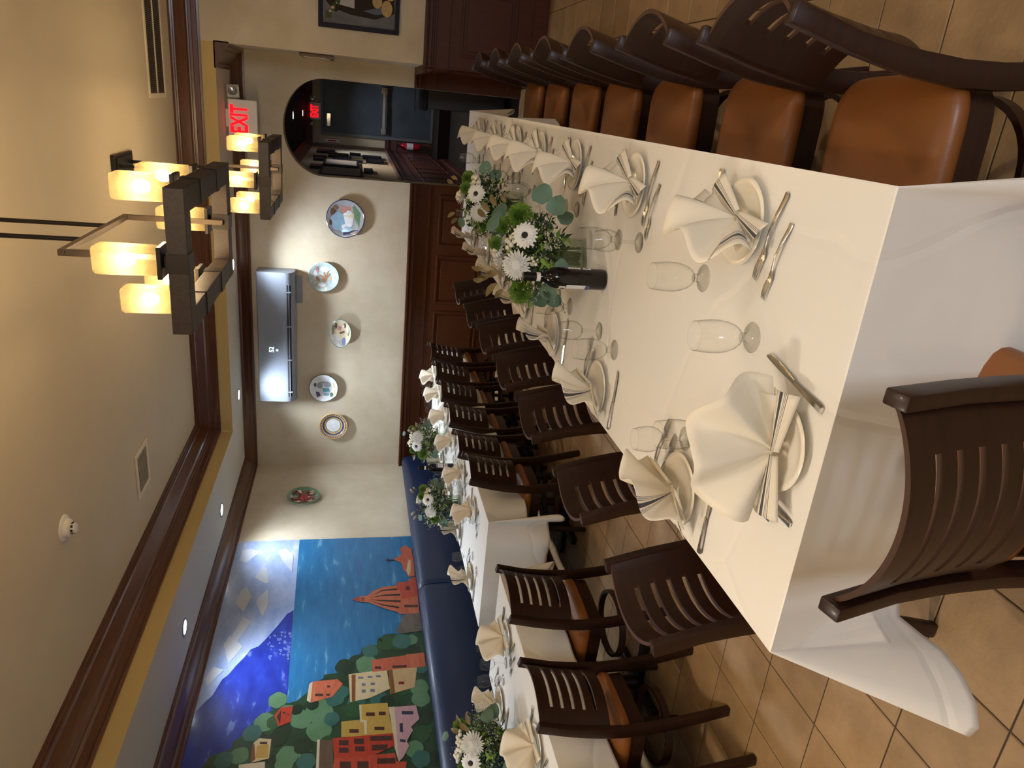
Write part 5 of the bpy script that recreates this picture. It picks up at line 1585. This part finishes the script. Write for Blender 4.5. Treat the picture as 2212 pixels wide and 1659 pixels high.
def exit_sign(x, y, z, label, sc=1.0, mount=True):
    t = empty('exit_sign', (x, y, z), 0, label, 'exit sign', 'exit signs')
    MB().box((-0.163, -0.022, -0.118), (0.163, 0.022, 0.130)).obj('sign_housing', M['sign_face'], t, bevel=0.004)
    inst('exit_letters', EXIT_TXT, t, (0.0, -0.024, 0.038), (PI / 2, 0, 0), (0.236, 0.150, 1.0))['label'] = 'glowing red letters EXIT'
    if mount:
        MB().box((-0.075, -0.03, 0.130), (0.075, 0.03, 0.150)).obj('mount', M['sign_face'], t, bevel=0.003)
    for s in (-1, 1):
        mb = MB()
        mb.add([(-0.055, 0.03, -0.055), (0.055, 0.03, -0.055), (0.055, 0.03, 0.055), (-0.055, 0.03, 0.055), (-0.05, -0.02, -0.05), (0.05, -0.02, -0.05), (0.05, -0.02, 0.05), (-0.05, -0.02, 0.05)],
               [(0, 3, 2, 1), (0, 1, 5, 4), (1, 2, 6, 5), (2, 3, 7, 6), (3, 0, 4, 7)])
        h = mb.obj('lamp_head', M['plastic_warm'], t, bevel=0.006, loc=(s * 0.222, -0.01, 0.082), rot=(rad(14), 0, rad(-18 * s)))
        MB().lathe([(0.012, -0.004), (0.016, -0.004), (0.040, -0.026), (0.0405, -0.026)], 20, 0, Matrix.Rotation(PI / 2, 4, 'X')).obj('reflector', M['chrome'], h, smooth=50)
        MB().box((-0.05, -0.024, -0.05), (0.05, -0.021, 0.05)).obj('lens', M['glass'], h)
        MB().box((-0.012, -0.012, -0.010), (0.012, -0.004, 0.012)).obj('bulb', M['chrome'], h, bevel=0.002)
    if sc != 1.0:
        t.scale = (sc, sc, sc)
    return t


exit_sign(-0.340, 7.30, 2.612, 'white exit sign with glowing red letters hanging from the soffit')
exit_sign(-0.425, YV - 0.03, 2.306, 'small red exit sign above the dark corridor door', 0.90, mount=False)


# ------------------------------------------------------------------ air conditioner
def air_conditioner():
    x0, x1 = -3.20, -1.80
    L = x1 - x0
    t = empty('air_conditioner', (x0, YB - 0.003, 2.21), 0, 'long white wall-mounted air conditioner below the crown moulding', 'air conditioner')
    prof = [(0, 0.02), (0, 0.375), (-0.19, 0.380), (-0.212, 0.368), (-0.220, 0.10), (-0.212, 0.062), (-0.195, 0.034), (-0.16, 0.012), (-0.08, 0.0)]
    mb = MB()
    mb.prism(prof, lambda y, z, d: (d, y, z), 0.0, L)
    mb.obj('casing', M['plastic_white'], t, smooth=30)
    for s, xx in ((0, -0.006), (1, L)):
        mb = MB()
        mb.prism([(y * 1.01, z * 1.004) for y, z in prof], lambda y, z, d: (d, y, z), xx, xx + 0.006)
        mb.obj('end_cap', M['plastic_white'], t)
    MB().box((0.05, -0.2215, 0.062), (L - 0.12, -0.19, 0.080)).obj('air_slot', M['vent_dark'], t)
    MB().box((0.05, -0.212, 0.040), (L - 0.12, -0.18, 0.056)).obj('air_slot', M['vent_dark'], t)
    for k in range(4):
        x = 0.10 + (L - 0.30) * k / 3
        MB().box((x, -0.228, 0.036), (x + 0.012, -0.2, 0.080)).obj('flap_clip', M['plastic_white'], t)
    MB().box((0.05, -0.226, 0.056), (L - 0.12, -0.196, 0.061)).obj('flap', M['plastic_white'], t)
    d = text_mesh('display', '52', 0.05, 0.0, M['display_glow'])
    inst('display', d, t, (0.585, -0.2205, 0.242), (PI / 2 - rad(1.5), 0, 0), (0.058, 0.046, 1))['label'] = 'small glowing digits'
    MB().lathe([(0.0, 0.0), (0.011, 0.0)], 12).obj('display_dot', M['display_glow'], t, loc=(0.578, -0.2215, 0.185), rot=(PI / 2, 0, 0))
    # cover strip under the unit
    MB().box((1.05, -0.05, -0.062), (1.335, -0.002, 0.0)).obj('pipe_cover', M['plastic_white'], t, bevel=0.003)


air_conditioner()


# ------------------------------------------------------------------ decorative wall plates
def wall_plate(cx, cz, rx, rz_, label, body, decos, wall='back', rim=None, relief=0.035):
    """shallow dish on the wall; decos: (material, list of polygons in unit-disc coordinates)"""
    t = empty('wall_plate', (cx, YB, cz) if wall == 'back' else (XL, cx, cz), 0 if wall == 'back' else PI / 2, label, 'plate', 'painted plates on the wall')
    # local: x to the right along the wall, -y out of it
    rot = Matrix.Rotation(PI / 2, 4, 'X')
    mb = MB()
    d = relief
    mb.lathe([(0, 0.004), (0.55, 0.004), (0.62, 0.010), (0.95, d), (1.0, d + 0.003), (0.985, d + 0.007), (0.95, d + 0.006), (0.66, 0.020), (0.58, 0.014), (0.3, 0.0125), (0.0, 0.012)], 56, 0, rot @ Matrix.Diagonal((rx, rz_, 1, 1)))
    mb.obj('dish', body, t, smooth=40)
    if rim:
        mb = MB()
        mb.lathe([(0.94, d + 0.004), (0.975, d + 0.0085), (1.004, d + 0.005), (1.004, d - 0.001)], 56, 0, rot @ Matrix.Diagonal((rx, rz_, 1, 1)))
        mb.obj('rim', rim, t, smooth=40)

    def surf(r):
        if r < 0.58: return 0.0125 + 0.0015 * r / 0.58
        if r < 0.66: return 0.014 + 0.006 * (r - 0.58) / 0.08
        return 0.020 + (d + 0.006 - 0.020) * (r - 0.66) / 0.29
    for nm, m, polys in decos:
        mb = MB()
        for poly in polys:
            n = len(poly)
            c = Vector((sum(p[0] for p in poly) / n, sum(p[1] for p in poly) / n))
            vs = [(c.x * rx, -surf(c.length) - 0.0030, c.y * rz_)]
            ring = []
            for i in range(n):
                a, b = Vector(poly[i]), Vector(poly[(i + 1) % n])
                for q in range(4):
                    ring.append(a.lerp(b, q / 4))
            for p in ring:
                vs.append((p.x * rx, -surf(p.length) - 0.0016, p.y * rz_))
            k = len(ring)
            mb.add(vs, [(0, 1 + i, 1 + (i + 1) % k) for i in range(k)])
        mb.obj(nm, m, t, smooth=60)
    return t


def blob(cx, cy_, rx, ry, n=10, seed=0, j=0.12):
    r = random.Random(seed)
    return [(cx + rx * math.cos(2 * PI * k / n) * r.uniform(1 - j, 1 + j), cy_ + ry * math.sin(2 * PI * k / n) * r.uniform(1 - j, 1 + j)) for k in range(n)]


def glaze(name, c, c2=None):
    return mat(name, c, 0.12, var=c2 or tuple(min(1, q * 1.25) for q in c), vscale=30, coat=0.6)


GB = dict(teal=glaze('glaze_teal', (0.30, 0.45, 0.47), (0.62, 0.68, 0.68)), white=glaze('glaze_white', (0.70, 0.73, 0.78)), orange=glaze('glaze_orange', (0.42, 0.20, 0.10)), navy=glaze('glaze_navy', (0.04, 0.05, 0.13)),
          blue=glaze('glaze_blue', (0.16, 0.22, 0.42)), ochre=glaze('glaze_ochre', (0.62, 0.42, 0.16)), green=glaze('glaze_green', (0.10, 0.17, 0.10)), brown=glaze('glaze_brown', (0.16, 0.10, 0.07)), grey=glaze('glaze_grey', (0.30, 0.31, 0.33)),
          sky=glaze('glaze_sky', (0.25, 0.42, 0.58)), cream=glaze('glaze_cream', (0.66, 0.58, 0.42)), aqua=glaze('glaze_aqua', (0.10, 0.30, 0.34)), crab=glaze('glaze_crab', (0.22, 0.02, 0.02)), pinkg=glaze('glaze_pink', (0.46, 0.22, 0.20)))
# view of a domed town (largest plate, nearest the arch)
wall_plate(-1.24, 1.715, 0.195, 0.192, 'large round glazed plate painted with a domed building, nearest the arch', GB['grey'],
           [('painted_sky', GB['sky'], [blob(-0.15, 0.35, 0.5, 0.42, 14, 1), [(-0.85, -0.1), (-0.5, 0.55), (-0.3, 0.2), (-0.5, -0.45)]]), ('painted_town', GB['white'], [blob(0.0, -0.15, 0.5, 0.28, 12, 2), blob(-0.45, 0.1, 0.2, 0.2, 9, 3)]),
            ('painted_dome', GB['cream'], [[(0.0, -0.45), (0.28, -0.45), (0.28, -0.18), (0.26, 0.02), (0.12, 0.18), (-0.05, 0.02), (-0.06, -0.18)]]), ('painted_roof', GB['pinkg'], [blob(0.45, 0.05, 0.2, 0.2, 8, 4), [(0.35, -0.25), (0.62, -0.3), (0.6, -0.1), (0.4, -0.05)]]),
            ('painted_hills', GB['brown'], [blob(0.3, 0.62, 0.25, 0.16, 9, 5), blob(-0.2, 0.72, 0.2, 0.12, 9, 6), blob(0.55, 0.5, 0.15, 0.16, 8, 8)]), ('painted_foreground', GB['green'], [[(-0.45, -0.72), (0.3, -0.80), (0.72, -0.45), (0.6, -0.35), (-0.2, -0.55)]]),
            ('painted_corner', GB['navy'], [[(-0.9, 0.1), (-0.72, 0.12), (-0.6, -0.45), (-0.55, -0.72), (-0.75, -0.55)]])], rim=GB['navy'])
# octopus plate
wall_plate(-1.86, 1.931, 0.158, 0.158, 'round sea-green plate with an octopus and fish in relief', GB['teal'],
           [('octopus', GB['orange'], [blob(-0.22, -0.05, 0.17, 0.15, 10, 1), [(-0.1, 0.0), (0.05, 0.28), (0.12, 0.26), (0.0, -0.02)], [(-0.1, -0.08), (0.35, 0.02), (0.36, -0.05), (0.0, -0.16)], [(-0.1, -0.12), (0.25, -0.42), (0.2, -0.46), (-0.15, -0.2)], [(-0.15, -0.12), (0.42, -0.28), (0.4, -0.34), (-0.05, -0.2)]]),
            ('shrimp', GB['orange'], [[(-0.35, 0.28), (-0.1, 0.55), (0.05, 0.48), (-0.05, 0.35), (-0.25, 0.22)]]), ('fish', GB['pinkg'], [blob(0.42, 0.40, 0.2, 0.09, 9, 3), [(0.58, 0.42), (0.72, 0.52), (0.7, 0.3)]]),
            ('waves', GB['white'], [blob(0.1, 0.55, 0.35, 0.12, 9, 4), blob(0.5, -0.1, 0.2, 0.3, 9, 5), blob(-0.55, 0.1, 0.14, 0.25, 9, 6), blob(0.05, -0.62, 0.3, 0.1, 9, 7)]), ('shell', GB['ochre'], [blob(-0.08, -0.48, 0.1, 0.08, 8, 5)])], rim=GB['teal'])
# oval plate
wall_plate(-2.477, 1.755, 0.160, 0.118, 'small oval plate painted with a boat on the shore', GB['cream'],
           [('painted_sea', GB['white'], [[(-0.9, 0.25), (-0.6, 0.7), (-0.05, 0.9), (-0.1, 0.4), (-0.5, 0.0), (-0.95, -0.1)]]), ('painted_figure', GB['blue'], [[(-0.9, -0.2), (-0.45, -0.12), (-0.3, -0.35), (-0.45, -0.5), (-0.8, -0.45)]]),
            ('painted_sail', GB['pinkg'], [[(0.2, 0.25), (0.5, 0.15), (0.45, -0.12), (0.15, -0.05)]]), ('painted_boat', GB['brown'], [[(0.05, 0.1), (0.15, -0.35), (0.05, -0.45), (-0.1, 0.0)], blob(0.5, 0.4, 0.22, 0.14, 8, 2), blob(0.55, -0.4, 0.2, 0.12, 8, 3)]), ('painted_grass', GB['green'], [blob(0.25, 0.66, 0.35, 0.1, 9, 2), blob(0.1, -0.72, 0.3, 0.08, 9, 4)])], rim=GB['aqua'])
# musician plate
wall_plate(-3.119, 1.929, 0.163, 0.158, 'round white plate painted with figures in turquoise clothes', GB['white'],
           [('painted_clothes', GB['aqua'], [[(-0.35, 0.0), (-0.05, 0.1), (-0.05, -0.38), (-0.3, -0.42)]]), ('painted_robe', GB['sky'], [[(-0.6, -0.02), (-0.4, 0.0), (-0.38, -0.4), (-0.6, -0.35)]]), ('painted_faces', GB['grey'], [blob(0.15, 0.25, 0.25, 0.22, 9, 1), blob(0.2, -0.25, 0.22, 0.25, 10, 2), blob(0.35, -0.0, 0.1, 0.3, 9, 7)]),
            ('painted_hat', GB['navy'], [blob(0.2, 0.58, 0.16, 0.1, 9, 3), [(-0.7, 0.45), (-0.3, 0.55), (-0.35, 0.3), (-0.6, 0.2)]]), ('painted_bush', GB['green'], [blob(-0.5, -0.55, 0.15, 0.12, 9, 4)]), ('painted_ribbon', GB['ochre'], [[(0.0, -0.72), (0.35, -0.62), (0.4, -0.70), (0.0, -0.82)], [(-0.4, -0.70), (-0.1, -0.78), (-0.1, -0.84), (-0.4, -0.78)]])], rim=GB['green'])


def ringpolys(r0, r1, n, fill=1.0, ph=0.0):
    o = []
    for k in range(n):
        a0, a1 = 2 * PI * (k + ph) / n, 2 * PI * (k + ph + fill) / n
        o.append([(r0 * math.cos(a0), r0 * math.sin(a0)), (r1 * math.cos(a0), r1 * math.sin(a0)), (r1 * math.cos(a1), r1 * math.sin(a1)), (r0 * math.cos(a1), r0 * math.sin(a1))])
    return o


wall_plate(-3.584, 1.821, 0.160, 0.157, 'round plate with concentric purple and gold beaded rings', GB['ochre'],
           [('painted_beads', GB['navy'], ringpolys(0.82, 0.93, 44, 0.55)), ('painted_band', GB['navy'], ringpolys(0.64, 0.76, 40, 1.0)), ('painted_dashes', GB['cream'], ringpolys(0.77, 0.82, 40, 0.5)), ('painted_inner', GB['green'], ringpolys(0.50, 0.54, 40)),
            ('painted_centre', GB['white'], [blob(0, 0, 0.50, 0.50, 24, 1, 0.0)]), ('painted_crest', GB['brown'], [blob(0.02, 0.05, 0.16, 0.13, 8, 3, 0.2)])])
# crab plate on the left wall
cp = wall_plate(7.013, 2.106, 0.185, 0.172, 'oval plate with a dark red crab, on the wall beside the mural', GB['green'],
                [('shells', GB['cream'], [blob(-0.5, 0.35, 0.2, 0.18, 9, 1), blob(0.55, 0.3, 0.16, 0.16, 9, 2), blob(0.45, -0.45, 0.16, 0.16, 9, 3), blob(-0.45, -0.4, 0.18, 0.14, 9, 4)]),
                 ('weed', GB['grey'], [blob(0.0, 0.7, 0.2, 0.1, 8, 5), blob(0.0, -0.72, 0.25, 0.1, 8, 6), blob(-0.75, 0.0, 0.1, 0.2, 8, 7)])], wall='left', relief=0.03)
mb = MB()
mb.lathe([(0.075, 0.010), (0.072, 0.022), (0.050, 0.034), (0.02, 0.040), (0, 0.041)], 20, 0, Matrix.Rotation(PI / 2, 4, 'X') @ Matrix.Diagonal((1.0, 0.75, 1, 1)))
for s in (-1, 1):
    for k in range(4):
        a = rad(-75 + 32 * k)
        mb.tube([(s * 0.05 * math.cos(a), -0.022, 0.04 * math.sin(a)), (s * 0.10 * math.cos(a), -0.034, 0.09 * math.sin(a) - 0.01), (s * 0.115 * math.cos(a), -0.022, 0.12 * math.sin(a) - 0.03)], 0.006, 6)
    mb.tube([(s * 0.045, -0.026, 0.04), (s * 0.095, -0.036, 0.075), (s * 0.06, -0.036, 0.11)], lambda t: 0.010 + 0.006 * t, 8)
mb.obj('crab', GB['crab'], cp, smooth=60)


# ------------------------------------------------------------------ mural
def mural():
    X = XL + 0.012
    t = empty('mural', (XL, 3.6, 1.03), 0, 'large collage mural of a blue mountain, sea and hillside town above the banquette', 'mural')
    pal = dict(red=((0.3960, 0.0432, 0.0216), (0.3024, 0.0288, 0.0180)), red2=((0.3456, 0.0360, 0.0216), (0.4320, 0.0720, 0.0360)), coral=((0.4752, 0.1368, 0.0720), (0.3744, 0.0864, 0.0432)), coral2=((0.4320, 0.1152, 0.0648), (0.3600, 0.0792, 0.0432)), cream=((0.5328, 0.4320, 0.2592), (0.4752, 0.3744, 0.2160)),
               cream2=((0.5184, 0.4536, 0.3240), (0.4752, 0.4032, 0.2736)), beige=((0.3960, 0.2736, 0.1296), (0.4464, 0.3240, 0.1728)), yellow=((0.4320, 0.2880, 0.0648), (0.3744, 0.2376, 0.0504)), pink=((0.4464, 0.2736, 0.3024), (0.3960, 0.2232, 0.2592)), brown=((0.1872, 0.0720, 0.0216), (0.1440, 0.0576, 0.0180)),
               brown2=((0.0792, 0.0540, 0.0360), (0.1152, 0.0792, 0.0504)), black=((0.0144, 0.0086, 0.0086), (0.0216, 0.0144, 0.0144)), rock=((0.0864, 0.0720, 0.0648), (0.1440, 0.1224, 0.1080)), dark=((0.0432, 0.0144, 0.0144), (0.0648, 0.0288, 0.0216)), blue=((0.0864, 0.1152, 0.1584), (0.1296, 0.1584, 0.2160)), blue2=((0.0144, 0.0216, 0.0504), (0.0360, 0.0432, 0.0720)), dred=((0.1800, 0.0072, 0.0144), (0.2160, 0.0144, 0.0216)))
    pm = {k: paint('paint_' + k, a, b, 10, (1, 1, 4)) for k, (a, b) in pal.items()}
    cl = lambda poly: [(y, min(z, 2.70)) for y, z in poly]

    def sheet(name, layers, mats, parent=t, base=0.0):
        mb = MB()
        for poly, lift, mi in layers:
            x = X + base + lift
            mb.prism(cl(poly), lambda y, z, d: (d - XL, y - 3.6, z - 1.03), x - 0.0004, x, mi)
        return mb.obj(name, mats, parent)
    y0, y1 = 1.2, 6.212
    bd = MB().box((0.0, y0 - 3.6, 0.0), (0.011, y1 - 3.6, 2.70 - 1.03)).obj('backing_board', paint('paint_sky', (0.1924, 0.2812, 0.5180), (0.3256, 0.3996, 0.5920), 3.0, (1, 1.2, 2.6), hi=(0.5148, 0.5460, 0.6396)), t)
    bd['label'] = 'painted pale blue cloudy sky'
    sheet('sea', [([(y0, 2.035)] + [(y0, 1.03)] + [(MUR_SEA[1][0] - 0.012, 1.03), (y1, 2.096)] + MUR_SEA[5:], 0.0008, 0)], [paint('paint_sea', (0.0074, 0.0962, 0.2516), (0.0163, 0.1480, 0.3182), 3.2, (1, 1.0, 6), hi=(0.1014, 0.2808, 0.4368))])
    sheet('mountain', [(MUR_MOUNTAIN[:-4] + [(3.0, 2.70), (y0, 2.70), (y0, 2.03)] + MUR_MOUNTAIN[-3:], 0.0014, 0)], [paint('paint_mountain', (0.0059, 0.0148, 0.1924), (0.0148, 0.0370, 0.3108), 3.4, (1, 1.6, 4.0), hi=(0.1092, 0.1716, 0.4836))])
    sheet('cloud_facets', [(p, 0.0012 + 0.0001 * k, 0) for k, p in enumerate(MUR_SKY)], [paint('paint_cloud', (0.5032, 0.5032, 0.4884), (0.4070, 0.4588, 0.5624), 7)])
    sheet('far_town', [(p, 0.0020, 0) for p in MUR_TOWN], [paint('paint_fartown', (0.0740, 0.1258, 0.4070), (0.1628, 0.2220, 0.4588), 8)])
    g = [paint('paint_leaf0', (0.0148, 0.0555, 0.0222), (0.0259, 0.0814, 0.0296), 8), paint('paint_leaf1', (0.0666, 0.1628, 0.0740), (0.1036, 0.2072, 0.1184), 8), paint('paint_leaf2', (0.0222, 0.0888, 0.0814), (0.0370, 0.1258, 0.1036), 8), paint('paint_leaf3', (0.0059, 0.0222, 0.0111), (0.0148, 0.0370, 0.0185), 8), paint('paint_tree', (0.0089, 0.0333, 0.0163), (0.0222, 0.0629, 0.0296), 5)]
    tr = [p for p in MUR_TREES if p[1] < 2.2]
    sheet('tree_mass', [(MUR_TREES[:-2] + [(3.2, 2.35), (y0, 2.35), (y0, 1.03), (4.82, 1.03)], 0.0024, 0)], [g[4]])
    r = random.Random(3)
    for k, (y, z, rr, c) in enumerate(MUR_LEAF):
        rr = abs(rr) * 0.92
        n = 22
        lob = r.randint(4, 6)
        ph = r.uniform(0, 6)
        poly = [(y + rr * 1.15 * (1 + 0.11 * abs(math.sin(lob * PI * q / n + ph))) * math.cos(2 * PI * q / n), z + rr * (1 + 0.11 * abs(math.sin(lob * PI * q / n + ph))) * math.sin(2 * PI * q / n)) for q in range(n)]
        poly = [(a, max(b, 1.035)) for a, b in poly]
        sheet('painted_leaf', [(poly, 0.0030 + 0.00002 * k, 0)], [g[c]])
    for k, (col, poly, wins, wc) in enumerate(MUR_BUILD):
        base = 0.0056 + 0.00004 * k
        poly = [(a, max(b, 1.035)) for a, b in poly]
        sheet('painted_building' if col != 'black' else 'painted_line', [(poly, base, 0)] + [(w_, base + 0.0004, 1) for w_ in wins], [pm[col], pm[wc]])
    for (yy, zz, rr, c) in MUR_LEAF[-42:]:
        pass


mural()


# ------------------------------------------------------------------ ceiling fittings
def grille(x0, x1, y0, y1, label, rows):
    t = empty('air_vent', (x0, y0, ZCEIL), 0, label, 'vent', 'ceiling air vents')
    w_, h_ = x1 - x0, y1 - y0
    f = 0.035
    mb = MB()
    for a, b in (((0, 0), (w_, f)), ((0, h_ - f), (w_, h_)), ((0, f), (f, h_ - f)), ((w_ - f, f), (w_, h_ - f))):
        mb.box((a[0], a[1], -0.010), (b[0], b[1], 0))
    mb.obj('vent_frame', M['vent_paint'], t, bevel=0.003)
    MB().box((f, f, -0.002), (w_ - f, h_ - f, 0)).obj('vent_backing', M['vent_dark'], t)
    if rows == 1:
        n = 9
        for k in range(n):
            yy = f + (h_ - 2 * f) * (k + 0.5) / n
            mb = MB()
            mb.box((f, -0.0045, -0.0012), (w_ - f, 0.0045, 0.0012))
            mb.obj('slat', M['vent_paint'], t, loc=(0, yy, -0.006), rot=(rad(38), 0, 0))
    else:
        mb = MB()
        n = int((w_ - 2 * f) / 0.014)
        for k in range(n):
            x = f + (w_ - 2 * f) * (k + 0.5) / n
            mb.box((x - 0.0015, f, -0.007), (x + 0.0015, h_ - f, -0.002))
        tag(mb.obj('louvres', M['louvre_dark'], t), kind='stuff')
        MB().box((f, h_ / 2 - 0.006, -0.010), (w_ - f, h_ / 2 + 0.006, -0.002)).obj('centre_bar', M['vent_paint'], t)


grille(-2.82, -2.48, 4.84, 5.15, 'square slatted air vent in the tray ceiling near the left corner', 1)
grille(-0.195, 1.05, 5.99, 6.50, 'long dark louvred return-air grille in the ceiling at the right', 2)
t = empty('smoke_detector', (-2.249, 3.60, ZCEIL), 0, 'round white smoke detector on the tray ceiling', 'smoke detector')
MB().lathe([(0.0, -0.012), (0.062, -0.012), (0.070, -0.006), (0.072, 0.0)], 32).obj('base_plate', M['plastic_warm'], t, smooth=40)
MB().lathe([(0.050, -0.012), (0.048, -0.030), (0.040, -0.036), (0.030, -0.038)], 32).obj('body', M['plastic_warm'], t, smooth=40)
MB().lathe([(0.028, -0.036), (0.030, -0.050), (0.026, -0.058), (0.0, -0.060)], 24).obj('sensor_cap', M['plastic_warm'], t, smooth=40)
for k in range(8):
    a = 2 * PI * k / 8
    MB().box((0.026, -0.007, -0.050), (0.0312, 0.007, -0.040)).obj('sensor_slot', M['vent_dark'], t, rot=(0, 0, a))


# ------------------------------------------------------------------ framed picture and return frame
def picture():
    x0, z0, z1 = 0.460, 1.285, 1.945
    t = empty('framed_picture', (x0, YF, z0), 0, 'dark framed still-life photograph on the wall right of the exit sign', 'picture')
    W_, H_, f = 1.15, z1 - z0, 0.036
    mb = MB()
    for a, b in (((0, 0), (W_, f)), ((0, H_ - f), (W_, H_)), ((0, f), (f, H_ - f)), ((W_ - f, f), (W_, H_ - f))):
        mb.box((a[0], -0.03, a[1]), (b[0], -0.002, b[1]))
    mb.obj('frame', M['frame_dark'], t, bevel=0.003)
    MB().box((f, -0.012, f), (W_ - f, -0.004, H_ - f)).obj('print', mat('print_grey', (0.075, 0.068, 0.062), 0.35, var=(0.12, 0.11, 0.105), vscale=9, spec=0.15), t)

    def dec(nm, m, polys, lift):
        mb = MB()
        for p in polys:
            mb.prism(p, lambda x, z, d: (x, d, z), -0.012 - lift, -0.0118)
        mb.obj(nm, m, t)
    dec('printed_table', mat('print_dark', (0.028, 0.022, 0.016), 0.6, spec=0.1), [[(0.14, 0.50), (0.34, 0.30), (0.34, 0.05), (0.16, 0.04), (0.10, 0.20), (0.115, 0.40)], [(0.30, 0.33), (1.1, 0.33), (1.1, 0.5), (0.2, 0.6), (0.12, 0.52)]], 0.0004)
    dec('printed_cloth', mat('print_blue', (0.10, 0.13, 0.17), 0.6, spec=0.1), [[(0.155, 0.30), (0.20, 0.14), (0.20, 0.06), (0.155, 0.08), (0.135, 0.20)]], 0.0008)
    dec('printed_lemons', mat('print_lemon', (0.48, 0.34, 0.13), 0.35, var=(0.36, 0.24, 0.08), vscale=20, spec=0.1), [[(0.19 + 0.062 * math.cos(a * PI / 8), 0.105 + 0.045 * math.sin(a * PI / 8)) for a in range(16)], [(0.235 + 0.05 * math.cos(a * PI / 8), 0.185 + 0.04 * math.sin(a * PI / 8)) for a in range(16)], [(0.30 + 0.05 * math.cos(a * PI / 8), 0.08 + 0.04 * math.sin(a * PI / 8)) for a in range(16)]], 0.0012)
    dec('printed_card', mat('print_white', (0.42, 0.41, 0.42), 0.6, spec=0.1), [[(0.165, 0.37), (0.34, 0.37), (0.34, 0.52), (0.185, 0.52)]], 0.0012)
    dec('printed_leaves', mat('print_green', (0.06, 0.085, 0.03), 0.6, spec=0.1), [blob(0.10, 0.575, 0.035, 0.03, 8, 1, 0.3), blob(0.155, 0.54, 0.03, 0.02, 8, 2, 0.3), blob(0.21, 0.50, 0.03, 0.02, 8, 5, 0.3)], 0.0016)
    dec('printed_berries', mat('print_berry', (0.55, 0.33, 0.20), 0.6, spec=0.1), [blob(0.125, 0.565, 0.010, 0.012, 8, 3), blob(0.155, 0.545, 0.012, 0.015, 8, 4)], 0.002)


picture()
t = empty('framed_picture', (XP, 7.05, 1.83), PI / 2, 'small silver-edged frame seen edge-on on the short wall return', 'picture')
MB().box((0, 0.002, 0), (0.56, 0.03, 0.28)).obj('frame', M['bronze'], t, bevel=0.004)
MB().box((0.03, 0.030, 0.03), (0.53, 0.033, 0.25)).obj('glazing', M['chrome'], t)


# ------------------------------------------------------------------ corridor things
CF = [(10.38, 10.71, 2.04, 2.21), (9.55, 10.46, 1.52, 2.06), (10.8, 11.62, 1.56, 2.06), (10.22, 10.67, 1.38, 1.50), (11.54, 11.82, 2.07, 2.22), (11.85, 12.20, 1.67, 1.94), (12.28, 12.87, 1.72, 2.03), (12.05, 12.20, 2.05, 2.25), (13.0, 13.52, 1.95, 2.24), (12.94, 13.2, 1.52, 1.70), (12.42, 12.92, 1.19, 1.49), (11.76, 12.3, 1.18, 1.45), (11.66, 11.80, 1.50, 1.95)]
WORDS = ['small frame high up', 'large frame, nearest the arch', 'large grey-matted frame behind the first', 'low narrow frame', 'small high frame in the middle', 'narrow upright frame in the middle', 'tall frame past the middle', 'tiny high frame past the middle', 'shiny frame nearest the exit door', 'small square frame near the door', 'low wide frame near the door', 'low frame in the middle', 'slim upright frame beside the grey-matted one']
for (y0, y1, z0, z1), wd in zip(CF, WORDS):
    t = empty('corridor_frame', (XV, y0, z0), 0, 'dark %s on the corridor wall' % wd, 'picture', 'frames on the corridor wall')
    MB().box((0.002, 0, 0), (0.035, y1 - y0, z1 - z0)).obj('frame', M['frame_dark'], t, bevel=0.003)
    MB().box((0.035, 0.04, 0.035), (0.037, y1 - y0 - 0.04, z1 - z0 - 0.035)).obj('glazing', M['ink_grey'] if y1 - y0 > 0.7 else M['label_black'], t)
t = empty('fire_extinguisher', (-0.90, YV - 0.10, 0.43), 0, 'red fire extinguisher left of the corridor door', 'extinguisher')
MB().lathe([(0, 0), (0.055, 0.0), (0.062, 0.02), (0.062, 0.28), (0.045, 0.33), (0.02, 0.35), (0.02, 0.37), (0, 0.37)], 20).obj('cylinder', M['fire_red'], t, smooth=50)
MB().box((-0.02, -0.10, 0.37), (0.02, 0.03, 0.41)).obj('handle', M['metal_dark'], t, bevel=0.004)
MB().lathe([(0.0635, 0.12), (0.0635, 0.24)], 20).obj('label_band', M['label_paper'], t)
t = empty('wall_sign', (-0.955, YV - 0.004, 1.90), 0, 'small white and red fire sign left of the corridor door', 'sign')
MB().box((0, -0.006, 0), (0.085, 0, 0.25)).obj('sign_plate', M['label_paper'], t)
MB().box((0.0, -0.008, 0.0), (0.012, -0.006, 0.25)).box((0.073, -0.008, 0.0), (0.085, -0.006, 0.25)).box((0.03, -0.008, 0.05), (0.055, -0.006, 0.2)).obj('sign_marks', M['fire_red'], t)
t = empty('host_stand', (0.02, 8.75, 0), 0, 'black host stand just behind the arched opening', 'stand')
MB().box((-0.14, -0.2, 0), (0.14, 0.2, 0.86)).obj('stand_body', M['label_black'], t, bevel=0.006)
MB().box((-0.16, -0.22, 0.86), (0.16, 0.22, 0.92)).obj('stand_top', M['frame_dark'], t, bevel=0.006)
downlight(-0.42, 11.40, 60.0, 'nearer small downlight in the dark corridor ceiling', ZV, (1.0, 0.90, 0.78), 120)
downlight(-0.45, 13.55, 50.0, 'farther small downlight in the dark corridor ceiling', ZV, (0.85, 0.92, 1.0), 110)

for x, y, pw, wd in ((1.6, 1.2, 42, 'right of the near chairs'), (1.6, 3.6, 42, 'right of the far chairs'), (1.6, -1.2, 40, 'behind the viewer at right'), (-2.0, -0.8, 85, 'behind the viewer at left'),  # unseen fill lights, added to brighten floor, table and ceiling
                     (-0.2, -1.8, 30, 'straight behind the viewer'), (-2.0, 1.0, 60, 'above the aisle left of the long table'), (-0.5, 1.15, 15, 'above the near end of the long table')):
    downlight(x, y, pw, 'added fill light out of view, ' + wd, ZCEIL, (1.0, 0.86, 0.68), 130)
